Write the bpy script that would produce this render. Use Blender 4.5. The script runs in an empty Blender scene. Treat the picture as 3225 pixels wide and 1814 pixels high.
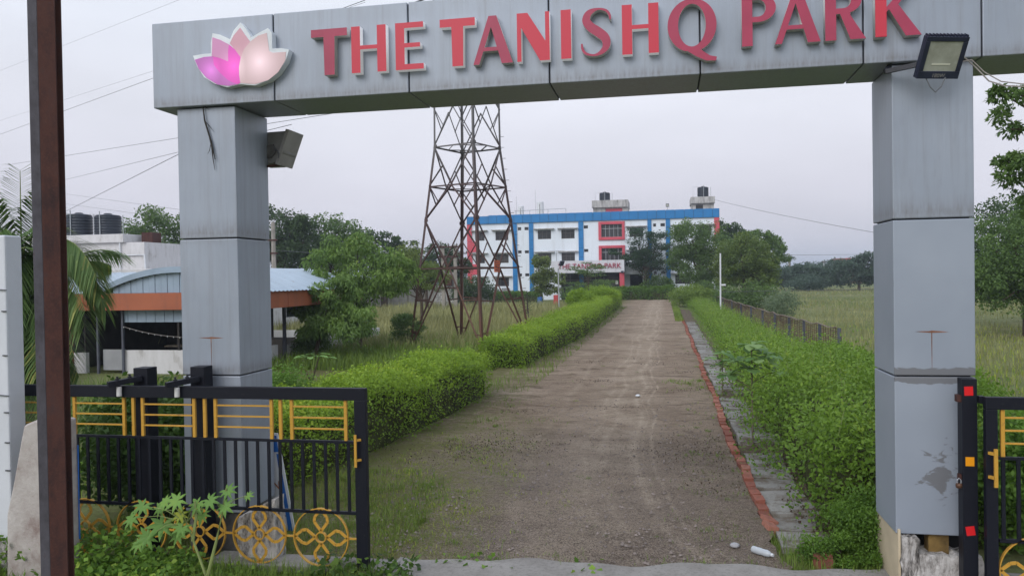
import bpy, math, random
import numpy as np
from mathutils import Vector, Matrix
random.seed(7); RNG = np.random.default_rng(7)
R = math.radians
SC = bpy.context.scene
COL = SC.collection

# ------------------------------------------------------------------ camera
YAW, PITCH, ROLL = R(10.908), R(0.775), R(-0.935)
cy, sy, cp, sp = math.cos(YAW), math.sin(YAW), math.cos(PITCH), math.sin(PITCH)
fwd = Vector((-sy*cp, cy*cp, -sp)); rgt = Vector((cy, sy, 0)); up = rgt.cross(fwd)
r2 = math.cos(ROLL)*rgt + math.sin(ROLL)*up
u2 = -math.sin(ROLL)*rgt + math.cos(ROLL)*up
cam = bpy.data.cameras.new('camera'); camo = bpy.data.objects.new('camera', cam); COL.objects.link(camo)
cam.sensor_width = 36.0; cam.lens = 27.94; cam.clip_start = 0.1; cam.clip_end = 6000
CAM = Vector((0, 0, 2.7034))
M = Matrix.Identity(4)
for i in range(3):
    M[i][0] = r2[i]; M[i][1] = u2[i]; M[i][2] = -fwd[i]; M[i][3] = CAM[i]
camo.matrix_world = M
SC.camera = camo

# ------------------------------------------------------------------ sky, sun, exposure
SUN_EL, SUN_AZ = 36.0, 203.0     # soft light from behind the camera, a little to its left
world = bpy.data.worlds.new('World'); SC.world = world; world.use_nodes = True
wn = world.node_tree.nodes; wl = world.node_tree.links; wn.clear()
wo = wn.new('ShaderNodeOutputWorld'); bg = wn.new('ShaderNodeBackground'); wl.new(bg.outputs[0], wo.inputs[0])
bg.inputs[1].default_value = 0.10
sky = wn.new('ShaderNodeTexSky'); sky.sky_type = 'NISHITA'; sky.sun_disc = False
sky.sun_elevation = R(SUN_EL); sky.sun_rotation = R(SUN_AZ); sky.air_density = 1.5; sky.dust_density = 4.0
hs = wn.new('ShaderNodeHueSaturation'); hs.inputs['Saturation'].default_value = 0.35; wl.new(sky.outputs[0], hs.inputs['Color'])
tc = wn.new('ShaderNodeTexCoord'); sx = wn.new('ShaderNodeSeparateXYZ'); wl.new(tc.outputs['Generated'], sx.inputs[0])
cr = wn.new('ShaderNodeValToRGB'); wl.new(sx.outputs['Z'], cr.inputs[0])
e = cr.color_ramp.elements
e[0].position = 0.0; e[0].color = (0.61, 0.61, 0.69, 1)
e[1].position = 1.0; e[1].color = (0.74, 0.84, 1.04, 1)
k = e.new(0.10); k.color = (0.655, 0.65, 0.735, 1)
k = e.new(0.22); k.color = (0.72, 0.735, 0.815, 1)
k = e.new(0.36); k.color = (0.76, 0.81, 0.905, 1)
mp = wn.new('ShaderNodeMapping'); mp.inputs['Scale'].default_value = (1.3, 1.3, 4.0); wl.new(tc.outputs['Generated'], mp.inputs[0])
nz = wn.new('ShaderNodeTexNoise'); nz.inputs['Scale'].default_value = 1.7; nz.inputs['Detail'].default_value = 5; wl.new(mp.outputs[0], nz.inputs['Vector'])
mr = wn.new('ShaderNodeMapRange'); mr.inputs[1].default_value = .3; mr.inputs[2].default_value = .7; mr.inputs[3].default_value = 9.0; mr.inputs[4].default_value = 10.9
wl.new(nz.outputs[0], mr.inputs[0])
vm = wn.new('ShaderNodeVectorMath'); vm.operation = 'SCALE'; wl.new(cr.outputs[0], vm.inputs[0]); wl.new(mr.outputs[0], vm.inputs['Scale'])
mx = wn.new('ShaderNodeMix'); mx.data_type = 'RGBA'; mx.inputs[0].default_value = 0.88
wl.new(hs.outputs[0], mx.inputs[6]); wl.new(vm.outputs[0], mx.inputs[7]); wl.new(mx.outputs[2], bg.inputs[0])

sun = bpy.data.lights.new('sun', 'SUN'); suno = bpy.data.objects.new('sun', sun); COL.objects.link(suno)
sun.energy = 1.3; sun.angle = R(40); sun.color = (1.0, 0.97, 0.94)
az = R(SUN_AZ)
sd = Vector((math.sin(az)*math.cos(R(SUN_EL)), math.cos(az)*math.cos(R(SUN_EL)), math.sin(R(SUN_EL))))  # towards the sun
suno.rotation_euler = sd.to_track_quat('Z', 'Y').to_euler(); suno.location = (0, -20, 30)

SC.view_settings.view_transform = 'Standard'; SC.view_settings.look = 'None'
SC.view_settings.exposure = 0.30; SC.view_settings.gamma = 1.0; SC.view_settings.use_curve_mapping = False
SC.cycles.max_bounces = 6; SC.cycles.diffuse_bounces = 3; SC.cycles.transparent_max_bounces = 6
SC.cycles.use_denoising = True; SC.cycles.denoising_prefilter = 'ACCURATE'; SC.cycles.denoising_input_passes = 'RGB_ALBEDO_NORMAL'

# ------------------------------------------------------------------ material helpers
class NT:
    def __init__(s, name):
        s.m = bpy.data.materials.new(name); s.m.use_nodes = True
        s.n = s.m.node_tree.nodes; s.l = s.m.node_tree.links
        s.b = s.n['Principled BSDF']; s.out = s.n['Material Output']
        s._co = None
    def co(s):
        if s._co is None: s._co = s.n.new('ShaderNodeTexCoord').outputs['Object']
        return s._co
    def pos(s):
        return s.n.new('ShaderNodeNewGeometry').outputs['Position']
    def map(s, scale, src=None):
        m = s.n.new('ShaderNodeMapping'); m.inputs['Scale'].default_value = scale
        s.l.new(src or s.co(), m.inputs[0]); return m.outputs[0]
    def noise(s, scale, detail=4, rough=.55, vec=None, dist=0):
        n = s.n.new('ShaderNodeTexNoise'); n.inputs['Scale'].default_value = scale; n.inputs['Detail'].default_value = detail
        n.inputs['Roughness'].default_value = rough; n.inputs['Distortion'].default_value = dist
        s.l.new(vec or s.co(), n.inputs['Vector']); return n.outputs[0]
    def vor(s, scale, vec=None, feature='F1', out='Distance'):
        n = s.n.new('ShaderNodeTexVoronoi'); n.feature = feature; n.inputs['Scale'].default_value = scale
        s.l.new(vec or s.co(), n.inputs['Vector']); return n.outputs[out]
    def ramp(s, fac, stops):
        r = s.n.new('ShaderNodeValToRGB'); el = r.color_ramp.elements
        while len(el) > 1: el.remove(el[-1])
        for i, (p, c) in enumerate(stops):
            if not hasattr(c, '__len__'): c = (c, c, c)
            x = el[0] if i == 0 else el.new(p)
            x.position = p; x.color = (*c, 1)
        s.l.new(fac, r.inputs[0]); return r.outputs[0]
    def mix(s, fac, a, b, mode='MIX'):
        m = s.n.new('ShaderNodeMix'); m.data_type = 'RGBA'; m.blend_type = mode
        for i, v in ((0, fac), (6, a), (7, b)):
            if hasattr(v, 'is_linked') or isinstance(v, bpy.types.NodeSocket): s.l.new(v, m.inputs[i])
            elif hasattr(v, '__len__'): m.inputs[i].default_value = (*v, 1)
            else: m.inputs[i].default_value = v
        return m.outputs[2]
    def math(s, op, a, b=None, clamp=False):
        m = s.n.new('ShaderNodeMath'); m.operation = op; m.use_clamp = clamp
        for i, v in ((0, a), (1, b)):
            if v is None: continue
            if isinstance(v, bpy.types.NodeSocket): s.l.new(v, m.inputs[i])
            else: m.inputs[i].default_value = v
        return m.outputs[0]
    def attr(s, name):
        a = s.n.new('ShaderNodeAttribute'); a.attribute_name = name; return a.outputs['Fac']
    def sep(s, v):
        a = s.n.new('ShaderNodeSeparateXYZ'); s.l.new(v, a.inputs[0]); return a.outputs
    def set(s, color=None, rough=None, metal=None, spec=None, bump=None, bstr=.3, bdist=.02):
        for k, v in (('Base Color', color), ('Roughness', rough), ('Metallic', metal), ('Specular IOR Level', spec)):
            if v is None: continue
            if isinstance(v, bpy.types.NodeSocket): s.l.new(v, s.b.inputs[k])
            elif k == 'Base Color': s.b.inputs[k].default_value = (*v, 1)
            else: s.b.inputs[k].default_value = v
        if bump is not None:
            b = s.n.new('ShaderNodeBump'); b.inputs['Strength'].default_value = bstr; b.inputs['Distance'].default_value = bdist
            s.l.new(bump, b.inputs['Height']); s.l.new(b.outputs[0], s.b.inputs['Normal'])
        return s.m

MAT = {}
def simple(name, col, rough=.6, var=.25, scale=6, metal=0, spec=.4, bump=.15):
    t = NT(name)
    n = t.noise(scale, 5); d = tuple(c*(1-var) for c in col); l = tuple(min(1, c*(1+var)) for c in col)
    MAT[name] = t.set(t.ramp(n, [(.3, d), (.7, l)]), rough, metal, spec, t.noise(scale*9, 3) if bump else None, bump or 0, .01)
    return MAT[name]

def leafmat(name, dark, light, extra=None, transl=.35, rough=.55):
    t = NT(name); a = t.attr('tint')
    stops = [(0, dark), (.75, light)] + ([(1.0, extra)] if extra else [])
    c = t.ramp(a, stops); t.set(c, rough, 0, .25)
    tr = t.n.new('ShaderNodeBsdfTranslucent'); t.l.new(t.mix(.5, c, light), tr.inputs[0])
    ms = t.n.new('ShaderNodeMixShader'); ms.inputs[0].default_value = transl
    t.l.new(t.b.outputs[0], ms.inputs[1]); t.l.new(tr.outputs[0], ms.inputs[2]); t.l.new(ms.outputs[0], t.out.inputs[0])
    MAT[name] = t.m; return t.m

# cladding panels of the arch: silver-grey composite sheet, streaked and dusty
t = NT('cladding')
st = t.noise(3.0, 6, .6, t.map((5, 5, .35))); bl = t.noise(1.3, 4); fn = t.noise(14, 5, .65, t.map((3, 3, .5)))
c = t.ramp(bl, [(.3, (.262, .296, .350)), (.7, (.315, .350, .408))])
c = t.mix(t.ramp(st, [(.45, 0), (.75, .30)]), c, (.20, .205, .215))
c = t.mix(t.ramp(fn, [(.55, 0), (.8, .22)]), c, (.19, .19, .2))
zz_ = t.sep(t.pos())[2]
for zj, w_ in ((3.128, .16), (1.80, .12), (4.41, .10)):
    a_ = t.math('SUBTRACT', 1, t.math('DIVIDE', t.math('ABSOLUTE', t.math('SUBTRACT', zz_, zj+w_*.35)), w_), True)
    c = t.mix(t.math('MULTIPLY', t.math('POWER', a_, 1.5), t.ramp(fn, [(.35, .15), (.65, .75)])), c, (.17, .165, .17))
run = t.noise(2.2, 6, .65, t.map((9, 9, .22)))
c = t.mix(t.ramp(run, [(.56, 0), (.72, .35)]), c, (.19, .185, .185))
MAT['cladding'] = t.set(c, t.ramp(bl, [(0, .36), (1, .55)]), .25, .5, fn, .06, .01)
# rotten lower panel with primer scars
t = NT('scarred_cladding')
bl = t.noise(1.3, 4); p = t.pos(); z = t.sep(p)
sc_ = t.noise(7, 6, .6, t.map((.75, 1, 1.5)), .9)
m1 = t.math('SUBTRACT', 1, t.math('DIVIDE', t.math('ABSOLUTE', t.math('SUBTRACT', z[2], 1.0)), .36), True)
m2 = t.math('SUBTRACT', 1, t.math('DIVIDE', t.math('ABSOLUTE', t.math('SUBTRACT', z[0], 2.22)), .26), True)
m3 = t.math('SUBTRACT', 1, t.math('DIVIDE', t.math('ABSOLUTE', t.math('SUBTRACT', z[2], 1.832)), .115), True)
m4 = t.math('LESS_THAN', z[1], 7.08)
scar = t.math('MAXIMUM', t.math('MULTIPLY', t.math('POWER', m1, .4), t.math('POWER', m2, .4)), t.math('MULTIPLY', t.math('MULTIPLY', m3, 1.75), m4))
scar = t.math('ADD', t.math('MULTIPLY', scar, .34), t.math('MULTIPLY', sc_, .72))
c = t.ramp(bl, [(.3, (.262, .296, .350)), (.7, (.315, .350, .408))])
c = t.mix(t.ramp(scar, [(.622, 0), (.66, .85)]), c, (.15, .15, .157))
MAT['scarred_cladding'] = t.set(c, .5, .2, .4)

simple('joint', (.012, .012, .02), .7, .2)
simple('black_paint', (.012, .013, .02), .42, .35, 12, 0, .5, .12)
t = NT('gate_black')
n = t.noise(20, 5, .7); c = t.mix(t.ramp(n, [(.62, 0), (.72, .5)]), (.007, .008, .014), (.04, .037, .037))
MAT['gate_black'] = t.set(c, .5, 0, .22, n, .1, .005)
t = NT('yellow_paint')
n = t.noise(25, 5, .7); c = t.mix(t.ramp(n, [(.55, 0), (.75, .8)]), (.50, .27, .035), (.22, .11, .03))
MAT['yellow_paint'] = t.set(c, .5, 0, .4, n, .1, .004)
simple('old_yellow', (.16, .10, .03), .8, .5, 9)
t = NT('rust')
n = t.noise(9, 7, .7, t.map((1, 1, .5))); v = t.noise(60, 4, .7)
c = t.ramp(n, [(.3, (.030, .016, .017)), (.55, (.070, .028, .022)), (.75, (.045, .030, .032))])
c = t.mix(t.ramp(v, [(.5, 0), (.8, .5)]), c, (.11, .05, .035))
MAT['rust'] = t.set(c, .8, 0, .25, v, .35, .006)
t = NT('steel_skin')
n = t.noise(9, 6, .7, t.map((1, 1, .6))); v = t.noise(50, 4, .7)
c = t.ramp(n, [(.35, (.055, .05, .058)), (.62, (.095, .09, .105)), (.75, (.06, .03, .026))])
MAT['steel_skin'] = t.set(c, .7, .2, .3, v, .3, .005)
t = NT('tower_steel')
z = t.sep(t.pos())[2]; n = t.noise(1.2, 5, .7); f = t.math('ADD', t.math('MULTIPLY', z, .075), t.math('MULTIPLY', n, .35))
c = t.ramp(f, [(.25, (.125, .062, .042)), (.42, (.085, .052, .047)), (.62, (.085, .055, .055)), (.76, (.14, .135, .135)), (.95, (.18, .18, .185))])
MAT['tower_steel'] = t.set(c, .75, .1, .3, t.noise(30, 3), .2, .01)

simple('letter_red', (.36, .038, .085), .4, .08, 5, 0, .4, 0)
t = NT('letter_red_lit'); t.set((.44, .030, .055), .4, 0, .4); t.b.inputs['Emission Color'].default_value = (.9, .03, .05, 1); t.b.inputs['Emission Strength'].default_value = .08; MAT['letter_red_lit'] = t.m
t = NT('letter_side'); MAT['letter_side'] = t.set(t.ramp(t.noise(8, 4), [(.3, (.48, .47, .46)), (.7, (.62, .61, .6))]), .5)
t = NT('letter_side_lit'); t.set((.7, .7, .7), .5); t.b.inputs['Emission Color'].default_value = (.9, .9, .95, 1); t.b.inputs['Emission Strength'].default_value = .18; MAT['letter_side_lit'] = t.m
simple('emblem_white', (.66, .70, .73), .5, .12, 4)
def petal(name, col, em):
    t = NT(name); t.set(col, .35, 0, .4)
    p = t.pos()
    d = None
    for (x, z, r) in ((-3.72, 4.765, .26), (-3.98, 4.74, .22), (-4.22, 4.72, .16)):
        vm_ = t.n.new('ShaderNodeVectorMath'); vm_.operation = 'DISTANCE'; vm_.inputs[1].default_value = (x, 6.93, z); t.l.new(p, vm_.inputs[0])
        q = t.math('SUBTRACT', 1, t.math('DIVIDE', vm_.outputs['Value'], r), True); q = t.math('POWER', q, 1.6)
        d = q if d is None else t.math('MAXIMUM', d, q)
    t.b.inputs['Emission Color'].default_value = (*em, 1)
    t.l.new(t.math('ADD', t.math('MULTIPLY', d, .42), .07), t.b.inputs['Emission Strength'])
    MAT[name] = t.m
petal('petal_purple', (.42, .12, .38), (.8, .25, .8)); petal('petal_magenta', (.62, .08, .42), (.9, .12, .6))
petal('petal_lilac', (.52, .22, .40), (.9, .45, .75)); petal('petal_rose', (.52, .27, .33), (.9, .6, .7)); petal('petal_pale', (.52, .36, .36), (1., .8, .9))

# ground materials
t = NT('soil')
P = t.pos(); xyz = t.sep(P); Pm = t.map((.7, 1, 1), P); Pt = t.map((1, .10, 1), P); Px = t.map((.55, 1.25, 1), P)
big = t.noise(.45, 5, .6, P); mid = t.noise(1.9, 7, .68, Px, .5); fin = t.noise(24, 7, .75, P); sp_n = t.noise(70, 4, .7, P); peb = t.vor(42, P)
c = t.ramp(big, [(.30, (0.224, 0.163, 0.113)), (.5, (0.295, 0.224, 0.163)), (.70, (0.390, 0.304, 0.228))])
c = t.mix(t.ramp(mid, [(.34, .75), (.44, .15), (.50, 0)]), c, (0.124, 0.087, 0.059))
c = t.mix(t.ramp(mid, [(.55, 0), (.68, .5)]), c, (0.447, 0.358, 0.272))
md2 = t.noise(5.2, 6, .72, t.map((.75, 1.1, 1), P), .4)
c = t.mix(t.ramp(md2, [(.36, .5), (.46, 0)]), c, (0.143, 0.104, 0.075)); c = t.mix(t.ramp(md2, [(.55, 0), (.66, .35)]), c, (0.447, 0.361, 0.280))
near = t.math('SUBTRACT', 1, t.math('DIVIDE', t.math('SUBTRACT', xyz[1], 7), 7), True)
c = t.mix(t.math('MULTIPLY', t.math('POWER', near, .6), t.ramp(big, [(.32, .75), (.62, .15)])), c, (0.299, 0.252, 0.217))
cen = t.math('SUBTRACT', 1, t.math('DIVIDE', t.math('ABSOLUTE', t.math('ADD', xyz[0], .95)), .95), True)
c = t.mix(t.math('MULTIPLY', t.math('POWER', cen, .7), t.ramp(t.noise(1.1, 6, .7, P), [(.38, 0), (.62, .75)])), c, (0.476, 0.386, 0.294))
# tyre tracks: pale curved lines swinging out towards the gate
yy = t.math('SUBTRACT', xyz[1], 7.3); ex_ = t.math('MULTIPLY', t.math('EXPONENT', t.math('MULTIPLY', yy, -.5)), 1.0)
wob = t.math('MULTIPLY', t.math('SUBTRACT', t.noise(.25, 1, .5, P), .5), .7)
xt = t.math('SUBTRACT', xyz[0], t.math('ADD', ex_, wob))
brk = t.ramp(t.noise(2.2, 6, .75, P), [(.40, .0), (.60, 1)])
for off, wd, st in ((-.55, .11, .9), (-.30, .045, .8), (-.43, .03, .5), (-1.0, .08, .6), (-1.25, .05, .5), (-2.1, .12, .35)):
    d_ = t.math('SUBTRACT', 1, t.math('DIVIDE', t.math('ABSOLUTE', t.math('SUBTRACT', xt, off)), wd), True)
    c = t.mix(t.math('MULTIPLY', t.math('MULTIPLY', d_, brk), st), c, (0.524, 0.425, 0.326))
gr = t.math('MULTIPLY', t.math('POWER', near, .5), t.ramp(big, [(.3, .6), (.55, 1)]))
c = t.mix(t.math('MULTIPLY', gr, t.ramp(sp_n, [(.42, .95), (.50, 0)])), c, (0.084, 0.064, 0.054))
c = t.mix(t.math('MULTIPLY', gr, t.ramp(sp_n, [(.55, 0), (.64, .9)])), c, (0.513, 0.444, 0.373))
c = t.mix(t.ramp(fin, [(.36, .8), (.46, 0)]), c, (0.104, 0.075, 0.056))
c = t.mix(t.ramp(fin, [(.55, 0), (.66, .4)]), c, (0.476, 0.386, 0.300))
gm = t.noise(1.3, 7, .75, P); gf = t.noise(9, 6, .78, P)
ed = t.math('MULTIPLY', t.math('ABSOLUTE', t.math('ADD', xyz[0], 1.05)), .22)
g = t.math('ADD', t.math('ADD', t.math('MULTIPLY', gm, .42), t.math('MULTIPLY', gf, .42)), t.math('MULTIPLY', ed, .40))
c = t.mix(t.ramp(g, [(.60, 0), (.72, .8)]), c, (.115, .125, .034))
lft = t.math('MULTIPLY', t.math('SUBTRACT', -1.7, xyz[0], True), .9, True)
lft = t.math('MULTIPLY', lft, t.math('SUBTRACT', 1, t.math('DIVIDE', t.math('SUBTRACT', xyz[1], 7), 9), True))
c = t.mix(t.math('MULTIPLY', lft, t.ramp(gf, [(.40, 0), (.52, .9)])), c, (.215, .215, .062))
MAT['soil'] = t.set(c, .95, 0, .12, t.math('ADD', t.math('MULTIPLY', mid, 1.5), t.math('ADD', fin, t.math('MULTIPLY', sp_n, .7))), 1.0, .05)

t = NT('field')
P = t.pos(); a = t.noise(.09, 5, .6, P); b = t.noise(.8, 6, .65, P); f = t.noise(9, 6, .7, P)
c = t.ramp(a, [(.35, (.120, .155, .048)), (.55, (.180, .195, .080)), (.7, (.25, .225, .12))])
c = t.mix(t.ramp(b, [(.4, .6), (.55, 0)]), c, (.09, .11, .035))
c = t.mix(t.ramp(f, [(.35, .6), (.55, 0)]), c, (.10, .09, .05))
MAT['field'] = t.set(c, .95, 0, .1, t.math('ADD', b, f), .8, .05)
t = NT('concrete')
P = t.pos(); a = t.noise(1.6, 6, .65, P); f = t.noise(30, 5, .7, P)
c = t.ramp(a, [(.3, (.18, .165, .15)), (.7, (.33, .315, .295))]); c = t.mix(t.ramp(f, [(.35, .5), (.5, 0)]), c, (.13, .12, .11))
MAT['concrete'] = t.set(c, .9, 0, .2, t.math('ADD', a, f), .4, .015)
t = NT('old_plaster')
a = t.noise(7, 7, .72, t.map((1.4, 1.4, .45))); f = t.noise(22, 5, .7)
c = t.ramp(a, [(.38, (.07, .065, .06)), (.46, (.30, .28, .26)), (.54, (.50, .48, .46)), (.64, (.56, .54, .52)), (.8, (.36, .29, .2))])
c = t.mix(t.ramp(f, [(.3, .6), (.48, 0)]), c, (.12, .115, .11))
MAT['old_plaster'] = t.set(c, .9, 0, .2, t.math('ADD', a, f), .6, .02)
t = NT('stub_plaster')
a = t.noise(2.5, 6, .7); f = t.noise(22, 5, .7)
c = t.ramp(a, [(.3, (.20, .14, .125)), (.45, (.36, .32, .30)), (.7, (.50, .47, .45))])
MAT['stub_plaster'] = t.set(c, .9, 0, .2, t.math('ADD', a, f), .5, .02)
simple('cream_plaster', (.50, .42, .29), .9, .15, 3)
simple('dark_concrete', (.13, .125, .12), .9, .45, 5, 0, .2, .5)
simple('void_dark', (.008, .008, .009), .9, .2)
simple('bedding_soil', (.11, .085, .06), .95, .4, 7, 0, .1, .6)
simple('white_board', (.56, .58, .62), .55, .06, 3)
simple('white_metal', (.62, .64, .66), .45, .08, 3)
t = NT('slab_stone')
oi = t.n.new('ShaderNodeObjectInfo'); n = t.noise(3.2, 6, .7, t.pos()); f = t.noise(28, 5, .7)
c = t.ramp(oi.outputs['Random'], [(0, (.20, .192, .178)), (1, (.285, .275, .255))])
c = t.mix(t.ramp(n, [(.42, .85), (.52, 0)]), c, (.12, .095, .070)); c = t.mix(t.ramp(f, [(.35, .4), (.5, 0)]), c, (.12, .11, .10))
MAT['slab_stone'] = t.set(c, .9, 0, .15, f, .4, .01)
t = NT('brick')
oi = t.n.new('ShaderNodeObjectInfo'); n = t.noise(14, 5, .7)
c = t.ramp(oi.outputs['Random'], [(0, (.20, .072, .052)), (.6, (.30, .112, .080)), (1, (.36, .16, .115))])
c = t.mix(t.ramp(n, [(.35, .55), (.52, 0)]), c, (.13, .075, .055))
MAT['brick'] = t.set(c, .9, 0, .15, n, .5, .01)

# building materials
t = NT('white_wall'); a = t.noise(.8, 6, .7, t.map((2.2, 1, .25))); b = t.noise(.35, 4)
c = t.ramp(b, [(.3, (.66, .71, .77)), (.7, (.74, .79, .85))]); c = t.mix(t.ramp(a, [(.52, 0), (.75, .45)]), c, (.42, .42, .41))
MAT['white_wall'] = t.set(c, .85, 0, .2)
t = NT('stained_wall'); a = t.noise(1.5, 6, .7, t.map((2, 2, .6)))
MAT['stained_wall'] = t.set(t.ramp(a, [(.3, (.16, .155, .15)), (.55, (.42, .41, .40)), (.8, (.55, .54, .53))]), .9)
simple('blue_panel', (.006, .165, .42), .4, .10, .8, 0, .5, 0)
simple('blue_panel_dark', (.005, .12, .31), .4, .10, .8, 0, .5, 0)
simple('red_panel', (.52, .07, .10), .4, .10, .8, 0, .5, 0)
t = NT('window_dark'); oi = t.n.new('ShaderNodeObjectInfo'); n = t.noise(1.2, 4, .6, t.pos())
c = t.ramp(oi.outputs['Random'], [(0, (.012, .013, .016)), (.6, (.03, .032, .036)), (1, (.085, .075, .07))]); c = t.mix(t.ramp(n, [(.45, 0), (.65, .5)]), c, (.05, .055, .06))
MAT['window_dark'] = t.set(c, .15, 0, .5)
simple('window_frame', (.10, .09, .085), .5, .2, 3)
simple('tank_black', (.018, .024, .036), .45, .2, 2)
simple('canopy_panel', (.58, .58, .62), .4, .08, .8)
t = NT('pav_orange'); a = t.noise(1.4, 6, .7, t.map((3, 3, .5))); c = t.ramp(t.noise(.8, 3), [(.3, (.30, .088, .042)), (.7, (.37, .11, .05))])
MAT['pav_orange'] = t.set(t.mix(t.ramp(a, [(.52, 0), (.72, .5)]), c, (.17, .075, .05)), .55, 0, .4)
simple('pav_blue', (.27, .34, .42), .5, .14, 1.5, .1)
t = NT('roof_sheet'); a = t.noise(1.1, 6, .7, t.map((.6, 3, 1))); b = t.noise(5, 5, .7)
c = t.ramp(a, [(.3, (.33, .40, .47)), (.7, (.43, .51, .58))]); c = t.mix(t.ramp(b, [(.60, 0), (.72, .6)]), c, (.22, .17, .14))
MAT['roof_sheet'] = t.set(c, .45, .15, .4)
simple('dark_wall', (.03, .026, .024), .8, .4, 2)
t = NT('low_wall'); a = t.noise(2.2, 6, .7, t.map((1.5, 1.5, .5)))
MAT['low_wall'] = t.set(t.ramp(a, [(.28, (.30, .28, .26)), (.45, (.53, .52, .52)), (.8, (.62, .61, .62))]), .9)
simple('grey_sheet', (.27, .275, .285), .7, .12, 2)
simple('precast', (.33, .315, .29), .9, .2, 2, 0, .2, .3)
simple('pole_concrete', (.26, .24, .21), .9, .2, 3)
simple('galv', (.36, .38, .40), .5, .15, 4, .3)
simple('wire_dark', (.11, .115, .125), .6, .2)
simple('rope', (.20, .16, .13), .9, .2)
simple('mesh_rust', (.10, .055, .040), .85, .5, 3)
simple('post_grey', (.075, .08, .10), .8, .3, 3)
simple('bark', (.075, .058, .042), .95, .4, 6, 0, .1, .6)
simple('bark_pale', (.16, .135, .10), .95, .3, 6, 0, .1, .5)
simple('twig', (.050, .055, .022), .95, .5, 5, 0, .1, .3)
simple('dry_twig', (.035, .03, .026), .95, .3, 20)
simple('stalk_green', (.22, .27, .09), .6, .2, 8)
simple('board_blue', (.02, .12, .42), .4, .2, 2)
simple('print_dark', (.03, .035, .07), .5, .1)
simple('print_orange', (.34, .10, .03), .6, .2, 9)
simple('floodlight_body', (.018, .022, .045), .4, .2, 8)
simple('floodlight_body2', (.27, .26, .255), .5, .15, 6)
simple('floodlight_grey', (.20, .195, .19), .5, .2, 6)
t = NT('lamp_glass'); t.set(t.ramp(t.noise(9, 3), [(.3, (.27, .28, .23)), (.7, (.40, .41, .36))]), .12, 0, .6); MAT['lamp_glass'] = t.m
simple('lamp_led', (.62, .62, .52), .3, .05)
simple('cable_pale', (.32, .29, .27), .7, .2)
t = NT('bottle_plastic'); t.set((.60, .64, .68), .2, 0, .5); t.b.inputs['Transmission Weight'].default_value = .35; MAT['bottle_plastic'] = t.m
def sticker(name, col):
    t = NT(name); t.set(col, .3, 0, .5); MAT[name] = t.m
sticker('sticker_red', (.62, .008, .012)); sticker('sticker_amber', (.78, .30, .004))
sticker('paper', (.6, .6, .6))
simple('padlock_brown', (.10, .05, .03), .5, .3, 20, .4)
simple('danger_orange', (.42, .10, .035), .7, .45, 6)
simple('gravel', (.20, .165, .145), .9, .5, 3)
simple('stone', (.34, .34, .35), .9, .15, 8)
simple('red_paint', (.40, .05, .05), .5, .2, 4)
simple('blue_paint', (.03, .12, .35), .5, .2, 4)
simple('peach_wall', (.44, .28, .19), .9, .1, 1)
simple('rust_stain', (.19, .085, .05), .9, .6, 12)

# foliage
leafmat('hedge_leaf', (0.1163, 0.2093, 0.0219), (0.2616, 0.3934, 0.0376), (0.4651, 0.5189, 0.047))
leafmat('hedge_leaf_dark', (0.0624, 0.1346, 0.0208), (0.1326, 0.2392, 0.0312), (0.234, 0.3289, 0.039))
leafmat('bush_leaf', (0.0845, 0.1645, 0.0257), (0.1937, 0.3213, 0.04), (0.3345, 0.4231, 0.0571))
leafmat('vine_leaf', (0.0336, 0.072, 0.0144), (0.078, 0.15, 0.024), (0.144, 0.228, 0.036))
leafmat('tree_dark', (0.0364, 0.0676, 0.0286), (0.078, 0.13, 0.0442), (0.1105, 0.169, 0.052))
leafmat('tree_mid', (0.0648, 0.1195, 0.0372), (0.1378, 0.223, 0.0564), (0.2106, 0.3027, 0.0743))
leafmat('tree_gul', (0.0275, 0.06, 0.0325), (0.0562, 0.1063, 0.045), (0.075, 0.1375, 0.05))
leafmat('tree_yellow', (0.081, 0.1283, 0.0351), (0.1958, 0.2497, 0.0648), (0.27, 0.297, 0.081))
leafmat('tree_fresh', (0.091, 0.156, 0.0286), (0.2145, 0.3055, 0.0585), (0.312, 0.377, 0.078))
leafmat('tree_neem', (0.0776, 0.132, 0.034), (0.1708, 0.2329, 0.0567), (0.295, 0.295, 0.0709))
leafmat('tree_far', (0.0523, 0.0905, 0.0663), (0.0972, 0.1482, 0.0975), (0.1196, 0.1716, 0.0975))  # distance haze mixed into the leaf colour, paler and bluer
leafmat('pod_leaf', (0.0862, 0.1596, 0.045), (0.207, 0.3192, 0.075), (0.3795, 0.4536, 0.1275))
leafmat('pale_leaf', (.10, .15, .075), (.20, .26, .15), (.38, .40, .33))
leafmat('grass_dry', (0.1615, 0.1643, 0.0558), (0.3105, 0.307, 0.1283), (0.4223, 0.4141, 0.1953), .2)
leafmat('grass_green', (0.0822, 0.1424, 0.0234), (0.1891, 0.2679, 0.0442), (0.3289, 0.3517, 0.065), .25)
leafmat('grass_lime', (0.1925, 0.2612, 0.033), (0.3575, 0.4125, 0.055), (0.495, 0.5087, 0.077), .25)
leafmat('weed_leaf', (0.0756, 0.153, 0.0252), (0.168, 0.3059, 0.042), (0.3024, 0.4186, 0.063))
leafmat('palm_leaf', (0.0616, 0.1368, 0.0392), (0.1771, 0.2656, 0.084), (0.4158, 0.4025, 0.119), .3)
leafmat('castor_leaf', (0.1232, 0.2484, 0.06), (0.2125, 0.3772, 0.0863), (0.357, 0.3864, 0.045), .35)
leafmat('sap_leaf', (0.1066, 0.2082, 0.0638), (0.1886, 0.3145, 0.1013), (0.2706, 0.391, 0.1425), .35)
leafmat('litter_leaf', (.045, .030, .020), (.10, .070, .048), (.17, .13, .08), .1)

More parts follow.
